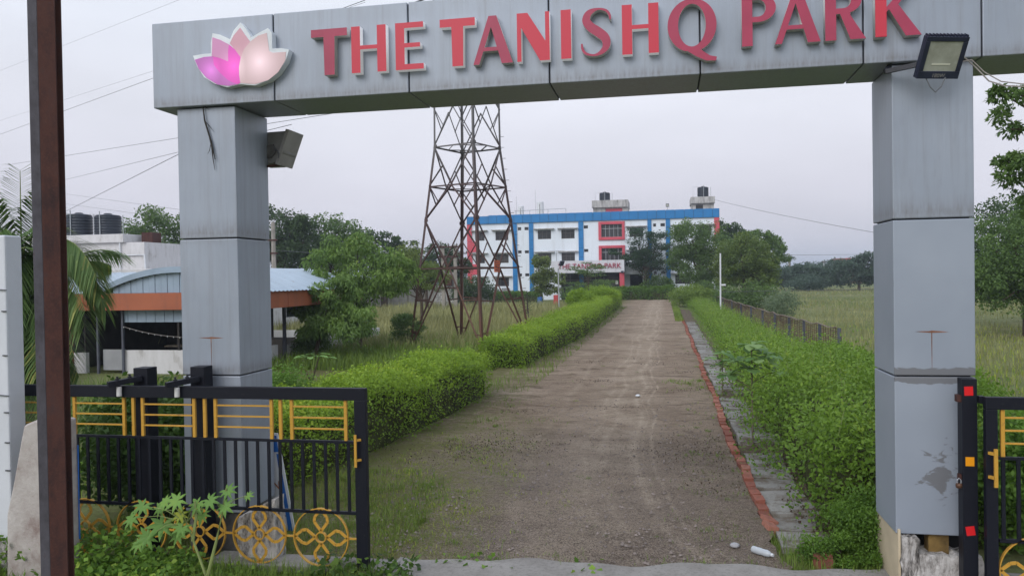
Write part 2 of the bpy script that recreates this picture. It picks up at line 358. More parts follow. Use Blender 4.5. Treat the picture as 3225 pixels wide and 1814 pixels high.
# ------------------------------------------------------------------ object helpers
HAZE = .0007
LOC = {}
def thing(name, label, cat, loc=(0, 0, 0), group=None):
    o = bpy.data.objects.new(name, None); COL.objects.link(o); o.location = loc; o.empty_display_size = .1
    o['label'] = label; o['category'] = cat
    if group: o['group'] = group
    LOC[o.name] = Vector(loc); return o
def tag(o, label, cat, group=None, kind=None):
    o['label'] = label; o['category'] = cat
    if group: o['group'] = group
    if kind: o['kind'] = kind
    return o
def wloc(o): return LOC.get(o.name, Vector((0, 0, 0)))
def link(name, me, mats, parent=None, origin=None):
    o = bpy.data.objects.new(name, me); COL.objects.link(o)
    for m in (mats if isinstance(mats, (list, tuple)) else [mats]): me.materials.append(MAT[m])
    if parent is not None:
        o.parent = parent; pw = wloc(parent); LOC[o.name] = pw.copy()
        if origin is not None: o.location = Vector(origin)-pw; LOC[o.name] = Vector(origin)
    else:
        org = Vector(origin) if origin is not None else Vector((0, 0, 0)); o.location = org; LOC[o.name] = org
    d = LOC[o.name]
    if d.length > 0: me.transform(Matrix.Translation(-d))
    return o
class MB:
    def __init__(s): s.v = []; s.f = []; s.mi = []; s.cm = 0
    def add(s, vs, fs):
        b = len(s.v); s.v += [tuple(v) for v in vs]; s.f += [tuple(i+b for i in f) for f in fs]; s.mi += [s.cm]*len(fs); return s
    def box(s, x0, x1, y0, y1, z0, z1):
        return s.add([(x0,y0,z0),(x1,y0,z0),(x1,y1,z0),(x0,y1,z0),(x0,y0,z1),(x1,y0,z1),(x1,y1,z1),(x0,y1,z1)],
                     [(0,3,2,1),(4,5,6,7),(0,1,5,4),(1,2,6,5),(2,3,7,6),(3,0,4,7)])
    def bar(s, p, q, w, d=None, upv=(0,0,1)):
        p, q = Vector(p), Vector(q); d = d or w; a = (q-p).normalized(); u = Vector(upv)
        if abs(a.dot(u)) > .97: u = Vector((0, 1, 0))
        x = a.cross(u).normalized(); y = x.cross(a)
        vs = [b + x*(i*w/2) + y*(j*d/2) for b in (p, q) for i, j in ((-1,-1),(1,-1),(1,1),(-1,1))]
        return s.add(vs, [(0,3,2,1),(4,5,6,7),(0,1,5,4),(1,2,6,5),(2,3,7,6),(3,0,4,7)])
    def angle(s, p, q, w, inward):
        """steel angle section: two thin legs"""
        p, q = Vector(p), Vector(q); a = (q-p).normalized(); n = Vector(inward); n = (n-a*n.dot(a)).normalized(); m = a.cross(n)
        tk = w*.16
        for u_, v_ in ((n, m), (m, n)):
            vs = [b + u_*i + v_*j for b in (p, q) for i, j in ((0,0),(w,0),(w,tk),(0,tk))]
            s.add(vs, [(0,3,2,1),(4,5,6,7),(0,1,5,4),(1,2,6,5),(2,3,7,6),(3,0,4,7)])
        return s
    def tube(s, pts, rad, n=6, cap=True):
        pts = [Vector(p) for p in pts]; rad = rad if hasattr(rad, '__len__') else [rad]*len(pts); vs = []; fs = []
        ref = Vector((0.13, .31, 1)).normalized()
        for i, p in enumerate(pts):
            a = (pts[min(i+1, len(pts)-1)]-pts[max(i-1, 0)]).normalized()
            u = ref if abs(a.dot(ref)) < .95 else Vector((1, 0, 0)); x = a.cross(u).normalized(); y = a.cross(x)
            vs += [p + (x*math.cos(2*math.pi*k/n)+y*math.sin(2*math.pi*k/n))*rad[i] for k in range(n)]
        for i in range(len(pts)-1):
            for k in range(n):
                fs.append((i*n+k, i*n+(k+1) % n, (i+1)*n+(k+1) % n, (i+1)*n+k))
        if cap: fs += [tuple(range(n)), tuple((len(pts)-1)*n+k for k in reversed(range(n)))]
        return s.add(vs, fs)
    def lathe(s, c, prof, n=16):
        vs = [(c[0]+r*math.cos(2*math.pi*k/n), c[1]+r*math.sin(2*math.pi*k/n), c[2]+z) for r, z in prof for k in range(n)]; fs = []
        for i in range(len(prof)-1):
            for k in range(n): fs.append((i*n+k, i*n+(k+1) % n, (i+1)*n+(k+1) % n, (i+1)*n+k))
        fs += [tuple(range(n)), tuple((len(prof)-1)*n+k for k in range(n))]
        return s.add(vs, fs)
    def prism(s, poly, y0, y1):      # polygon in x,z extruded along y
        n = len(poly); vs = [(x, y0, z) for x, z in poly]+[(x, y1, z) for x, z in poly]
        fs = [tuple(range(n)), tuple(range(2*n-1, n-1, -1))]+[(i, (i+1) % n, n+(i+1) % n, n+i) for i in range(n)]
        return s.add(vs, fs)
    def ring(s, c, r, wid, tk, n=28, y=None):   # flat-bar ring standing in the x,z plane
        cx, cy_, cz = c; vs = []; fs = []
        for k in range(n):
            a = 2*math.pi*k/n
            for rr, yy in ((r-tk, -wid/2), (r, -wid/2), (r, wid/2), (r-tk, wid/2)):
                vs.append((cx+rr*math.cos(a), cy_+yy, cz+rr*math.sin(a)))
        for k in range(n):
            j = (k+1) % n
            for q in range(4): fs.append((k*4+q, k*4+(q+1) % 4, j*4+(q+1) % 4, j*4+q))
        return s.add(vs, fs)
    def mesh(s, name):
        me = bpy.data.meshes.new(name); me.from_pydata(s.v, [], s.f)
        if any(s.mi): me.polygons.foreach_set('material_index', s.mi)
        me.validate(); me.update()
        import bmesh
        bm = bmesh.new(); bm.from_mesh(me); bmesh.ops.recalc_face_normals(bm, faces=bm.faces); bm.to_mesh(me); bm.free()
        return me
    def build(s, name, mat, parent=None, origin=None): return link(name, s.mesh(name), mat, parent, origin)
def bevel(o, w=.006, seg=2):
    m = o.modifiers.new('edge', 'BEVEL'); m.width = w; m.segments = seg; m.limit_method = 'ANGLE'; return o
def smooth(o):
    o.data.polygons.foreach_set('use_smooth', [True]*len(o.data.polygons)); return o
def BX(*a): return MB().box(*a)
def npmesh(name, V, F4=None, F3=None, tint=None):
    """mesh from numpy arrays: quads (n,4) then tris (m,3); tint per face"""
    me = bpy.data.meshes.new(name)
    V = np.asarray(V, np.float32); n4 = 0 if F4 is None else len(F4); n3 = 0 if F3 is None else len(F3)
    me.vertices.add(len(V)); me.vertices.foreach_set('co', V.ravel())
    idx = np.concatenate([a.ravel() for a in (F4, F3) if a is not None and len(a)]).astype(np.int32)
    me.loops.add(len(idx)); me.loops.foreach_set('vertex_index', idx)
    tot = np.concatenate([np.full(n4, 4), np.full(n3, 3)]).astype(np.int32); st_ = np.concatenate([[0], np.cumsum(tot)[:-1]]).astype(np.int32)
    me.polygons.add(n4+n3); me.polygons.foreach_set('loop_start', st_)
    try: me.polygons.foreach_set('loop_total', tot)
    except Exception: pass
    if tint is not None:
        a = me.attributes.new('tint', 'FLOAT', 'FACE'); a.data.foreach_set('value', np.asarray(tint, np.float32))
    me.update(calc_edges=True); return me
def unit(a): return a/np.maximum(np.linalg.norm(a, axis=-1, keepdims=True), 1e-9)
def leaf_quads(C, size, normal_bias=None, axis=None, aspect=.5, fold=.0):
    """one rhombic leaf (quad) at each centre C"""
    n = len(C); size = np.broadcast_to(size, (n,))[:, None]
    A = RNG.normal(size=(n, 3)) if axis is None else axis + RNG.normal(size=(n, 3))*.35
    A = unit(A)
    N = RNG.normal(size=(n, 3)) + (np.zeros(3) if normal_bias is None else normal_bias)
    S = unit(np.cross(A, N)); 
    b = C - A*size*.5; tip = C + A*size*.5; mid = C - A*size*.06
    V = np.stack([b, mid+S*size*aspect*.5, tip, mid-S*size*aspect*.5], 1).reshape(-1, 3)
    return V, np.arange(4*n).reshape(n, 4)

def leaves(name, C, size, mat, parent=None, tint=None, bias=(0, 0, 1.0), axis=None, aspect=.5, stuff=False):
    V, F = leaf_quads(C, size, np.array(bias), axis, aspect)
    if tint is None: tint = RNG.random(len(C))
    me = npmesh(name, V, F, None, np.clip(tint, 0, 1)); o = link(name, me, mat, parent)
    if stuff: o['kind'] = 'stuff'
    return o

def blob_core(name, mat, parent, ells, inset=.72, seed=1):
    """woody mass of stems inside a crown or hedge"""
    mb = MB(); rn = random.Random(seed)
    for (c, r) in ells:
        n, m = 10, 6; vs = []; fs = []
        for i in range(m+1):
            th = math.pi*i/m
            for k in range(n):
                ph = 2*math.pi*k/n; q = inset*(1+.22*(rn.random()-.5))
                vs.append((c[0]+r[0]*q*math.sin(th)*math.cos(ph), c[1]+r[1]*q*math.sin(th)*math.sin(ph), c[2]+r[2]*q*math.cos(th)))
        for i in range(m):
            for k in range(n): fs.append((i*n+k, i*n+(k+1) % n, (i+1)*n+(k+1) % n, (i+1)*n+k))
        mb.add(vs, fs)
    return mb.build(name, mat, parent)

def tree(name, label, cat, base, trunk_h, trunk_r, ells, nclump, per, lsize, mat, group=None, rc=.26, flat=.75, droop=0.0,
         bark='bark', aspect=.55, lean=(0, 0), limbs=14, tintvar=.35, hollow=.45):
    """tapered trunk, limbs and a crown of leaf clumps scattered through ellipsoids (centre, radii in world metres)"""
    rt = thing(name, label, cat, base, group); base = Vector(base)
    vol = np.array([r[0]*r[1]*r[2] for c, r in ells])**.67; pr = vol/vol.sum()
    cl = []; rcs = []
    for i in range(nclump):
        c, r = ells[RNG.choice(len(ells), p=pr)]
        d = unit(RNG.normal(size=3)); d[2] = d[2]*.9+.12; q = hollow+(1-hollow)*RNG.random()**.5
        cl.append(np.array(c)+d*np.array(r)*q*.93); rcs.append(rc*np.mean(r)*(0.7+.6*RNG.random()))
    cl = np.array(cl); rcs = np.array(rcs)
    top = base + Vector((lean[0], lean[1], trunk_h))
    tr = MB(); mid_ = base.lerp(top, .5) + Vector((RNG.normal()*.06*trunk_h*.3, RNG.normal()*.06*trunk_h*.3, 0))
    tr.tube([base-Vector((0, 0, .1)), base+Vector((0, 0, .12)), mid_, top], [trunk_r*1.35, trunk_r, trunk_r*.8, trunk_r*.6], 8)
    order = RNG.permutation(nclump)[:limbs]
    for j in order:
        p = base.lerp(top, .55+.45*RNG.random()); q = Vector(cl[j]); m = p.lerp(q, .5)+Vector((0, 0, .12*(q-p).length))
        tr.tube([p, m, q], [trunk_r*.42, trunk_r*.25, trunk_r*.06], 5, False)
    smooth(tr.build('trunk', bark, rt))
    k = RNG.integers(0, nclump, int(nclump*per*1.6)); ct = RNG.random(nclump)
    off = RNG.normal(size=(len(k), 3)); off = off/np.maximum(np.linalg.norm(off, axis=1, keepdims=True), .6)**.5
    C = cl[k]+off*(rcs[k]*.74)[:, None]*np.array([1, 1, flat])
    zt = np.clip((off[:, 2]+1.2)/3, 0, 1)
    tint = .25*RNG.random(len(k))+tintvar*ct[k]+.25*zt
    ax = None
    if droop: ax = off*.5+np.array([0, 0, -droop])
    o = leaves('crown', C, lsize*(.7+.6*RNG.random(len(k))), mat, rt, tint, (0, 0, 1.1), ax, aspect)
    return rt

def hedge(name, label, path, mat, n, lsize, group=None, core='twig', tops=0.0, cat='hedge', shoots=0, rough=1.0):
    """path: list of (x, y, half width, height); clipped hedge with leafy skin"""
    b = path[0]; rt = thing(name, label, cat, (b[0], b[1], 0), group)
    P = np.array(path, float); seg = np.linalg.norm(np.diff(P[:, :2], axis=0), axis=1)
    wgt = (seg*(P[:-1, 2]+P[:-1, 3]+P[1:, 2]+P[1:, 3])/ (1+np.linalg.norm((P[:-1, :2]+P[1:, :2])/2, axis=1))**.9)
    si = RNG.choice(len(seg), n, p=wgt/wgt.sum()); tt = RNG.random(n)
    Q = P[si]*(1-tt)[:, None]+P[si+1]*tt[:, None]; d = unit(P[si+1, :2]-P[si, :2]); nrm = np.stack([d[:, 1], -d[:, 0]], 1)
    s_ = np.cumsum(np.concatenate([[0], seg]))[si]+tt*seg[si]
    lump = lambda a, ph: rough*.11*np.sin(s_*2.1+ph+.6*a)+rough*.09*np.sin(s_*4.7+ph*2.3+a)+rough*.07*np.sin(s_*9.1+a*2.7)+.05*rough*np.sin(s_*15.3+a*4+ph)
    # superellipse cross-section
    th = RNG.random(n)*math.pi*1.16-math.pi*.08; cs, sn = np.cos(th), np.sin(th)
    ex = .5
    xx = np.sign(cs)*np.abs(cs)**ex; zz = np.sign(sn)*np.abs(sn)**ex
    tp = RNG.random(n) < .42; ux = RNG.uniform(-1, 1, n); xx = np.where(tp, ux, xx); zz = np.where(tp, (1-np.abs(ux)**5)**.4, zz)
    depth = 1-.30*RNG.random(n)**2.0+ .05*RNG.normal(size=n)
    hw = Q[:, 2]*(1+lump(th*1.0, .3)); hh = Q[:, 3]*(1+.6*lump(xx*2.2, 1.7))
    px_ = Q[:, 0]+nrm[:, 0]*xx*hw*depth; py_ = Q[:, 1]+nrm[:, 1]*xx*hw*depth; pz_ = np.maximum(.03, (hh*.5+zz*hh*.5*depth) if False else hh*(.12+.88*np.maximum(zz, -.13))*np.where(zz > .55, depth**.6, 1))
    pz_ = np.where((zz < .75) & ~tp, hh*RNG.random(n)**.8, pz_)
    endj = RNG.normal(size=n)*.03
    C = np.stack([px_, py_+endj, pz_+tops*np.maximum(0, RNG.normal(size=n))*(zz > .6)], 1)
    cl = (np.sin(px_*3.1+1)*np.sin(py_*2.3)+.8*np.sin(px_*7.7+pz_*6)*np.sin(py_*6.1+pz_*5))*.35+.5
    lowf = np.sin(s_*1.3+2)*.5+np.sin(s_*.61+xx*1.7)*.5+np.sin(s_*3.3+xx*2.9)*.4
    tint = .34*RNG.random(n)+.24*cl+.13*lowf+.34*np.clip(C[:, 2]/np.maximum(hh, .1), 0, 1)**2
    out = np.stack([nrm[:, 0]*xx, nrm[:, 1]*xx, .5+np.maximum(zz, 0)], 1)
    V, F = leaf_quads(C, lsize*(.65+.7*RNG.random(n)), out*1.2, None, .55)
    # end caps
    caps = []
    for e_, sgn in ((0, -1), (-1, 1)):
        m = int(n*.05); a = RNG.random(m)*2-1; h_ = RNG.random(m)**.85
        de = (P[1, :2]-P[0, :2]) if e_ == 0 else (P[-1, :2]-P[-2, :2]); de = de/np.linalg.norm(de); ne = np.array([de[1], -de[0]])
        bul = .16*(1-a**2)*(1-h_**3)
        caps.append(np.stack([P[e_, 0]+ne[0]*a*P[e_, 2]+de[0]*sgn*(bul+.05*RNG.normal(size=m)), P[e_, 1]+ne[1]*a*P[e_, 2]+de[1]*sgn*(bul+.05*RNG.normal(size=m)), h_*P[e_, 3]*(1-.08*np.abs(a)**4)], 1))
    Cc = np.concatenate(caps); V2, F2 = leaf_quads(Cc, lsize*(.65+.7*RNG.random(len(Cc))), None, None, .55)
    t2 = .45*RNG.random(len(Cc))+.4*(Cc[:, 2]/P[:, 3].max())**2
    me = npmesh('foliage', np.concatenate([V, V2]), np.concatenate([F, F2+len(V)]), None, np.clip(np.concatenate([tint, t2]), 0, 1))
    o = link('foliage', me, mat, rt); o['kind'] = 'stuff'
    # woody core as a closed hull, its dark colour standing for inner shade
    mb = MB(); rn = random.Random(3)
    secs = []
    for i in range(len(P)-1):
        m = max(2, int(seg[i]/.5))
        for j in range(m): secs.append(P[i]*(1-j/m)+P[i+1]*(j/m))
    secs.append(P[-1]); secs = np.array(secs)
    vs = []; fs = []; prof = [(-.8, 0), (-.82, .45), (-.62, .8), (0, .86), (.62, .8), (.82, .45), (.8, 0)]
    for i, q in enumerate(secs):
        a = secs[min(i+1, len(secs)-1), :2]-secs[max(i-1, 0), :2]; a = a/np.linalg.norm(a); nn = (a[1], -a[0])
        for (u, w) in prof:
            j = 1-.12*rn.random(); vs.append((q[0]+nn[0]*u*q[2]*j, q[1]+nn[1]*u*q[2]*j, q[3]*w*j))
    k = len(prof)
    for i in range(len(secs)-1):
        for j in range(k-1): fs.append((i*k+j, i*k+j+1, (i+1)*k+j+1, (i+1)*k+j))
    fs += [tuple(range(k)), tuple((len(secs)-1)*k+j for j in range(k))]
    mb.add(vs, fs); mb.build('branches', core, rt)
    if shoots:
        # loose upright shoots with leaves in pairs
        sh = MB(); LC = []
        for i in range(shoots):
            q = secs[rn.randrange(len(secs))]; x = q[0]+q[2]*rn.uniform(-.9, .9); y = q[1]+rn.uniform(-.3, .3); L = rn.uniform(.2, .55)
            p0 = Vector((x, y, q[3]*.75)); p1 = p0+Vector((rn.gauss(0, .12), rn.gauss(0, .12), L+q[3]*.2))
            sh.tube([p0, p1], [.006, .003], 3, False)
            for w in np.linspace(.3, 1, 12):
                LC.append(np.array(p0.lerp(p1, w))+RNG.normal(size=3)*.03)
        sh.build('shoots', 'stalk_green', rt)['kind'] = 'stuff'; leaves('shoot_foliage', np.array(LC), lsize*1.2, mat, rt)['kind'] = 'stuff'
    return rt

def blades(name, X, Y, Z, h, w, mat, parent=None, bend=.35, lean=None):
    """grass blades: each a bent tapering strip (quad + tip triangle)"""
    n = len(X); a = RNG.random(n)*2*math.pi; D = np.stack([np.cos(a), np.sin(a), 0*a], 1); S = np.stack([-np.sin(a), np.cos(a), 0*a], 1)
    B = np.stack([X, Y, Z], 1); h = np.broadcast_to(h, (n,))[:, None]; w = np.broadcast_to(w, (n,))[:, None]
    bd = (bend*(.4+RNG.random(n)))[:, None]
    m = B+D*h*bd*.3+np.array([0, 0, 1])*h*.55; tp = B+D*h*bd+np.array([0, 0, 1])*h*(1-.25*bd)
    V = np.stack([B-S*w*.5, B+S*w*.5, m+S*w*.36, m-S*w*.36, tp], 1).reshape(-1, 3)
    i = np.arange(n)*5; F4 = np.stack([i, i+1, i+2, i+3], 1); F3 = np.stack([i+3, i+2, i+4], 1)
    cl = np.sin(X*.7+2)*np.sin(Y*.45)*.5+.5
    tn = np.clip(.55*RNG.random(n)+.45*cl, 0, 1)
    me = npmesh(name, V, F4, F3, np.concatenate([tn, tn])); return link(name, me, mat, parent)

def curve_shape(contours, depth):
    """2D outlines (holes by even-odd fill) extruded to a mesh in the x,z plane, front at y=0, back at y=depth"""
    cu = bpy.data.curves.new('outline', 'CURVE'); cu.dimensions = '2D'; cu.fill_mode = 'BOTH'; cu.extrude = depth/2
    for c in contours:
        s_ = cu.splines.new('POLY'); s_.points.add(len(c)-1)
        for p, (x, z) in zip(s_.points, c): p.co = (x, z, 0, 1)
        s_.use_cyclic_u = True
    ob = bpy.data.objects.new('outline', cu); me = bpy.data.meshes.new_from_object(ob)
    bpy.data.objects.remove(ob); bpy.data.curves.remove(cu)
    me.transform(Matrix(((1, 0, 0, 0), (0, 0, -1, depth/2), (0, 1, 0, 0), (0, 0, 0, 1)))); me.update()
    return me

# ================================================================== SETTING
def sheet(name, xs, ys, zf, mat, edge=0):
    nx, ny = len(xs), len(ys); X, Y = np.meshgrid(xs, ys)
    if edge:
        j = .14*np.sin(Y[:, 0]*.9)+.10*np.sin(Y[:, 0]*2.3+1)+.06*np.sin(Y[:, 0]*5.7)
        X[:, 0] += j; X[:, -1] += .3*j[::-1]
    Z = zf(X, Y); V = np.stack([X.ravel(), Y.ravel(), Z.ravel()], 1)
    i = np.arange(nx*ny).reshape(ny, nx); F = np.stack([i[:-1, :-1].ravel(), i[:-1, 1:].ravel(), i[1:, 1:].ravel(), i[1:, :-1].ravel()], 1)
    o = link(name, npmesh(name, V, F), mat); o['kind'] = 'structure'; smooth(o); return o
sheet('ground', np.array([-3000, -600, -120, -40, -12, 0, 12, 40, 120, 600, 3000.]), np.array([-60, -8, 7.3, 20, 60, 140, 400, 1200, 4000.]), lambda X, Y: X*0, 'field')
ys = np.concatenate([np.arange(7.0, 30, .16), np.arange(30, 88.1, 1.0)])
sheet('dirt_road', np.linspace(-5.0, 1.02, 46), ys,
      lambda X, Y: .052+.014*np.sin(X*2.3+Y*.6)*np.sin(Y*.9)+.008*np.sin(X*5.1+Y*3.3)+.005*np.sin(X*11+1.3*Y)-.012*np.exp(-((X+1.6)/.3)**2)-.012*np.exp(-((X+.1)/.3)**2), 'soil', 1)
# side opening towards the shed, beaten earth
o = sheet('dirt_track', np.linspace(-14, -4.4, 12), np.linspace(18.0, 22.3, 8), lambda X, Y: X*0+.012, 'soil')
# concrete apron at the gate with a wavy broken edge
mb = MB(); N_ = 60; vs = []; fs = []
for i in range(N_+1):
    x = -2.5+(6.5)*i/N_; ye = 7.18+.075*(x+2.4)+.045*math.sin(x*4.1)+.03*math.sin(x*9.3+1)
    vs += [(x, 4.0, .075), (x, ye-.05, .08+.008*math.sin(x*3)), (x, ye, .0)]
for i in range(N_):
    for k in range(2): fs.append((i*3+k, i*3+3+k, i*3+4+k, i*3+1+k))
o = mb.add(vs, fs).build('concrete_apron', 'concrete'); o['kind'] = 'structure'
# gate beam: low concrete strip under the sliding gate, hollow below
tr_ = thing('gate_track_beam', 'low grey concrete strip on the ground under the rings of the sliding gate', 'concrete strip', (-3.4, 7.0, 0))
bevel(BX(-4.25, -2.45, 6.72, 7.02, .03, .10).build('strip', 'concrete', tr_), .012)
for (x, y, r) in ((-3.25, 6.86, .028), (-3.0, 6.82, .03), (-2.86, 6.9, .02)):
    MB().lathe((x, y, .095), [(r, 0), (r*.9, r*.5), (r*.4, r*.8)], 7).build('pebble', 'dark_concrete', tr_)

# brick edging: every brick on its own
ed = thing('brick_edging', 'line of red bricks on edge between the dirt road and the grey slabs', 'brick edging', (1.0, 8, 0))
bm_ = [bevel_src for bevel_src in range(3)]
bmesh_ = []
for i in range(3):
    rn = random.Random(i); q = MB().box(-.055, .055, -.112, .112, -.05, .115)
    q.v = [(x+rn.uniform(-.007, .007), y+rn.uniform(-.008, .008), z+rn.uniform(-.006, .006)) for x, y, z in q.v]
    me = q.mesh('brick'); me.materials.append(MAT['brick']); bmesh_.append(me)
y = 8.55; rn = random.Random(5); i = 0
while y < 47:
    if rn.random() < .04 and y > 9.5: y += .2
    o = bpy.data.objects.new('brick', bmesh_[i % 3]); COL.objects.link(o); o.parent = ed
    xl = 1.0+.03*math.sin(y*.8)+.012*math.sin(y*2.9)
    o.location = Vector((xl+rn.uniform(-.010, .010), y, rn.uniform(-.045, .0)))-Vector((1.0, 8, 0))
    o.rotation_euler = (rn.gauss(0, .02), rn.gauss(0, .035), rn.gauss(0, .035))
    if y < 8.8: o.rotation_euler = (.0, .25, .2); 
    y += .242+abs(rn.gauss(0, .012)); i += 1
o = bpy.data.objects.new('brick', bmesh_[0]); COL.objects.link(o); o.location = (1.35, 7.62, .02); o.rotation_euler = (1.5, .1, 1.5)
tag(o, 'lone red brick lying flat by the concrete apron below the feathery weeds', 'brick')

# slab path
pth = BX(1.07, 1.72, 8.0, 62, -.05, .035).build('footpath', 'bedding_soil'); pth['kind'] = 'structure'
sl = []
for i in range(3):
    rn = random.Random(20+i); q = MB().box(-.25, .25, -.236, .236, -.02, .055)
    q.v = [(x+rn.uniform(-.006, .006), y_+rn.uniform(-.006, .006), z) for x, y_, z in q.v]
    me = q.mesh('slab'); me.materials.append(MAT['slab_stone']); sl.append(me)
rn = random.Random(9); y = 8.2; i = 0
while y < 45:
    if abs(y-12.6) < .3 or abs(y-17.8) < .3:
        y += .52; continue
    o = bpy.data.objects.new('slab', sl[i % 3]); COL.objects.link(o); o.parent = pth
    o.location = (1.335+rn.gauss(0, .015), y, .03+rn.uniform(-.02, .012)); o.rotation_euler = (rn.gauss(0, .022), rn.gauss(0, .03), rn.gauss(0, .03))
    y += .53; i += 1
def planter(y, lab):
    t_ = thing('tree_pit', lab, 'tree pit', (1.4, y, 0))
    bevel(BX(1.09, 1.78, y+.22, y+.62, .02, .155).build('raised_slab', 'slab_stone', t_), .01)
    BX(1.11, 1.76, y+.205, y+.218, .03, .06).build('slab_shadow', 'dark_concrete', t_)  # dark strip standing in for the shadow at the raised slab's foot
    BX(1.10, 1.75, y-.3, y+.2, 0.0, .042).build('soil_bed', 'bedding_soil', t_)
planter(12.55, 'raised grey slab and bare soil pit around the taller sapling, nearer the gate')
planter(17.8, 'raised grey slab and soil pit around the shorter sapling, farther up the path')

# ================================================================== ENTRANCE ARCH
D_, T_, W_ = 7.072, .64, .62
XL, XR = -4.6853, 1.8602
ZB, ZT = 4.412, 5.236
arch = thing('entrance_arch', 'silver grey clad entrance arch carrying raised red letters and a lit lotus', 'gateway', (-1.4, 7.4, 0))
G = .006
beam = BX(-4.90+.02, 4.9-.02, 7.013+.02, D_+T_-.02, ZB+.02, ZT-.02).build('beam', 'joint', arch)
seams = [-4.9056, -3.6175, -2.283, -.9813, .3212, 1.6313, 2.5249, 3.83, 4.9]
for a, b in zip(seams[:-1], seams[1:]):
    bevel(BX(a+G, b-G, 7.013, D_+T_, ZB, ZT).build('panel', 'cladding', beam), .008)
def pillar(x, z2, zb0, scar):
    core = BX(x+.03, x+W_-.03, D_+.03, D_+T_-.03, zb0+.03, ZB-.004).build('pillar', 'joint', arch)
    zs = [zb0, z2, 3.128, ZB-.003]
    for i, (a, b) in enumerate(zip(zs[:-1], zs[1:])):
        bevel(BX(x, x+W_, D_, D_+T_, a+(G if i else 0), b-G).build('panel', 'scarred_cladding' if (scar and i < 2) else 'cladding', core), .008)
    return core
pl_ = pillar(XL, 1.791, .45, False); pr_ = pillar(XR, 1.832, .52, True)
# rust stains left by old brackets
for core, x0, z0, wd in ((pl_, -4.37, 2.16, .27), (pr_, 2.15, 2.20, .26)):
    q = MB(); q.prism([(x0-wd/2, z0), (x0-wd*.2, z0-.006), (x0, z0-.010), (x0+wd*.25, z0-.007), (x0+wd/2, z0-.003), (x0+wd*.3, z0+.003), (x0+.03, z0+.006), (x0, z0+.009), (x0-.02, z0+.004), (x0-wd*.3, z0+.004)], D_-.0015, D_+.002)
    q.prism([(x0-.004, z0-.008), (x0+.004, z0-.008), (x0+.001, z0-.30), (x0-.001, z0-.30)], D_-.0012, D_+.002)
    q.build('rust_mark', 'rust_stain', core)
# plinths
q = MB(); q.box(XL+.02, XL+W_-.02, D_+.03, D_+T_-.03, -.1, .45)
bevel(q.build('plinth', 'dark_concrete', arch), .015)
def rough_block(name, x0, x1, y0, y1, z0, z1, mat, parent, seed=0, top=None):
    rn = random.Random(seed); mb = MB(); nx, nz = 10, 8
    def T(i): 
        f = i/nx; return z1 if top is None else top[0]*(1-f)+top[1]*f
    vs = []; fs = []
    for yy in (y0, y1):
        for k in range(nz+1):
            for i in range(nx+1):
                jx = rn.uniform(-.012, .012) if 0 < k else 0; e_ = rn.uniform(-.014, .014) if k == nz else 0
                vs.append((x0+(x1-x0)*i/nx+(jx if i in (0, nx) else 0), yy+rn.uniform(-.006, .006), z0+(T(i)-z0)*k/nz+e_))
    o2 = (nx+1)*(nz+1)
    for b in (0, o2):
        for k in range(nz):
            for i in range(nx): fs.append((b+k*(nx+1)+i, b+k*(nx+1)+i+1, b+(k+1)*(nx+1)+i+1, b+(k+1)*(nx+1)+i))
    for k in range(nz):
        for i in (0, nx): a = k*(nx+1)+i; fs.append((a, a+nx+1, o2+a+nx+1, o2+a))
    for i in range(nx):
        a = nz*(nx+1)+i; fs.append((a, a+1, o2+a+1, o2+a))
    return mb.add(vs, fs).build(name, mat, parent)
bt = thing('buttress_stub', 'stained whitewashed concrete stub with sloping top behind the second ring', 'concrete block', (-3.8, 6.95, 0))
rough_block('block', -4.01, -3.62, 6.87, 7.05, .05, .6, 'old_plaster', bt, 3, (.46, .66))
# right plinth: broken out, steel post showing
rough_block('plinth', XR+.03, XR+.165, 7.02, D_+T_, -.05, .505, 'old_plaster', arch, 5)
rough_block('plinth', XR+.17, XR+W_+.03, 7.03, D_+T_, -.05, .36, 'old_plaster', arch, 6)
BX(XR+.012, XR+.03, 7.05, D_+T_, -.05, .56).build('plaster_side', 'cream_plaster', arch)
BX(XR+.165, XR+W_-.02, 7.30, 7.42, .30, .53).build('cavity_shade', 'void_dark', arch)  # near-black block stands for the shade inside the broken-out cavity
BX(XR+.265, XR+.42, 7.12, 7.24, .30, .54).build('steel_post', 'old_yellow', arch)

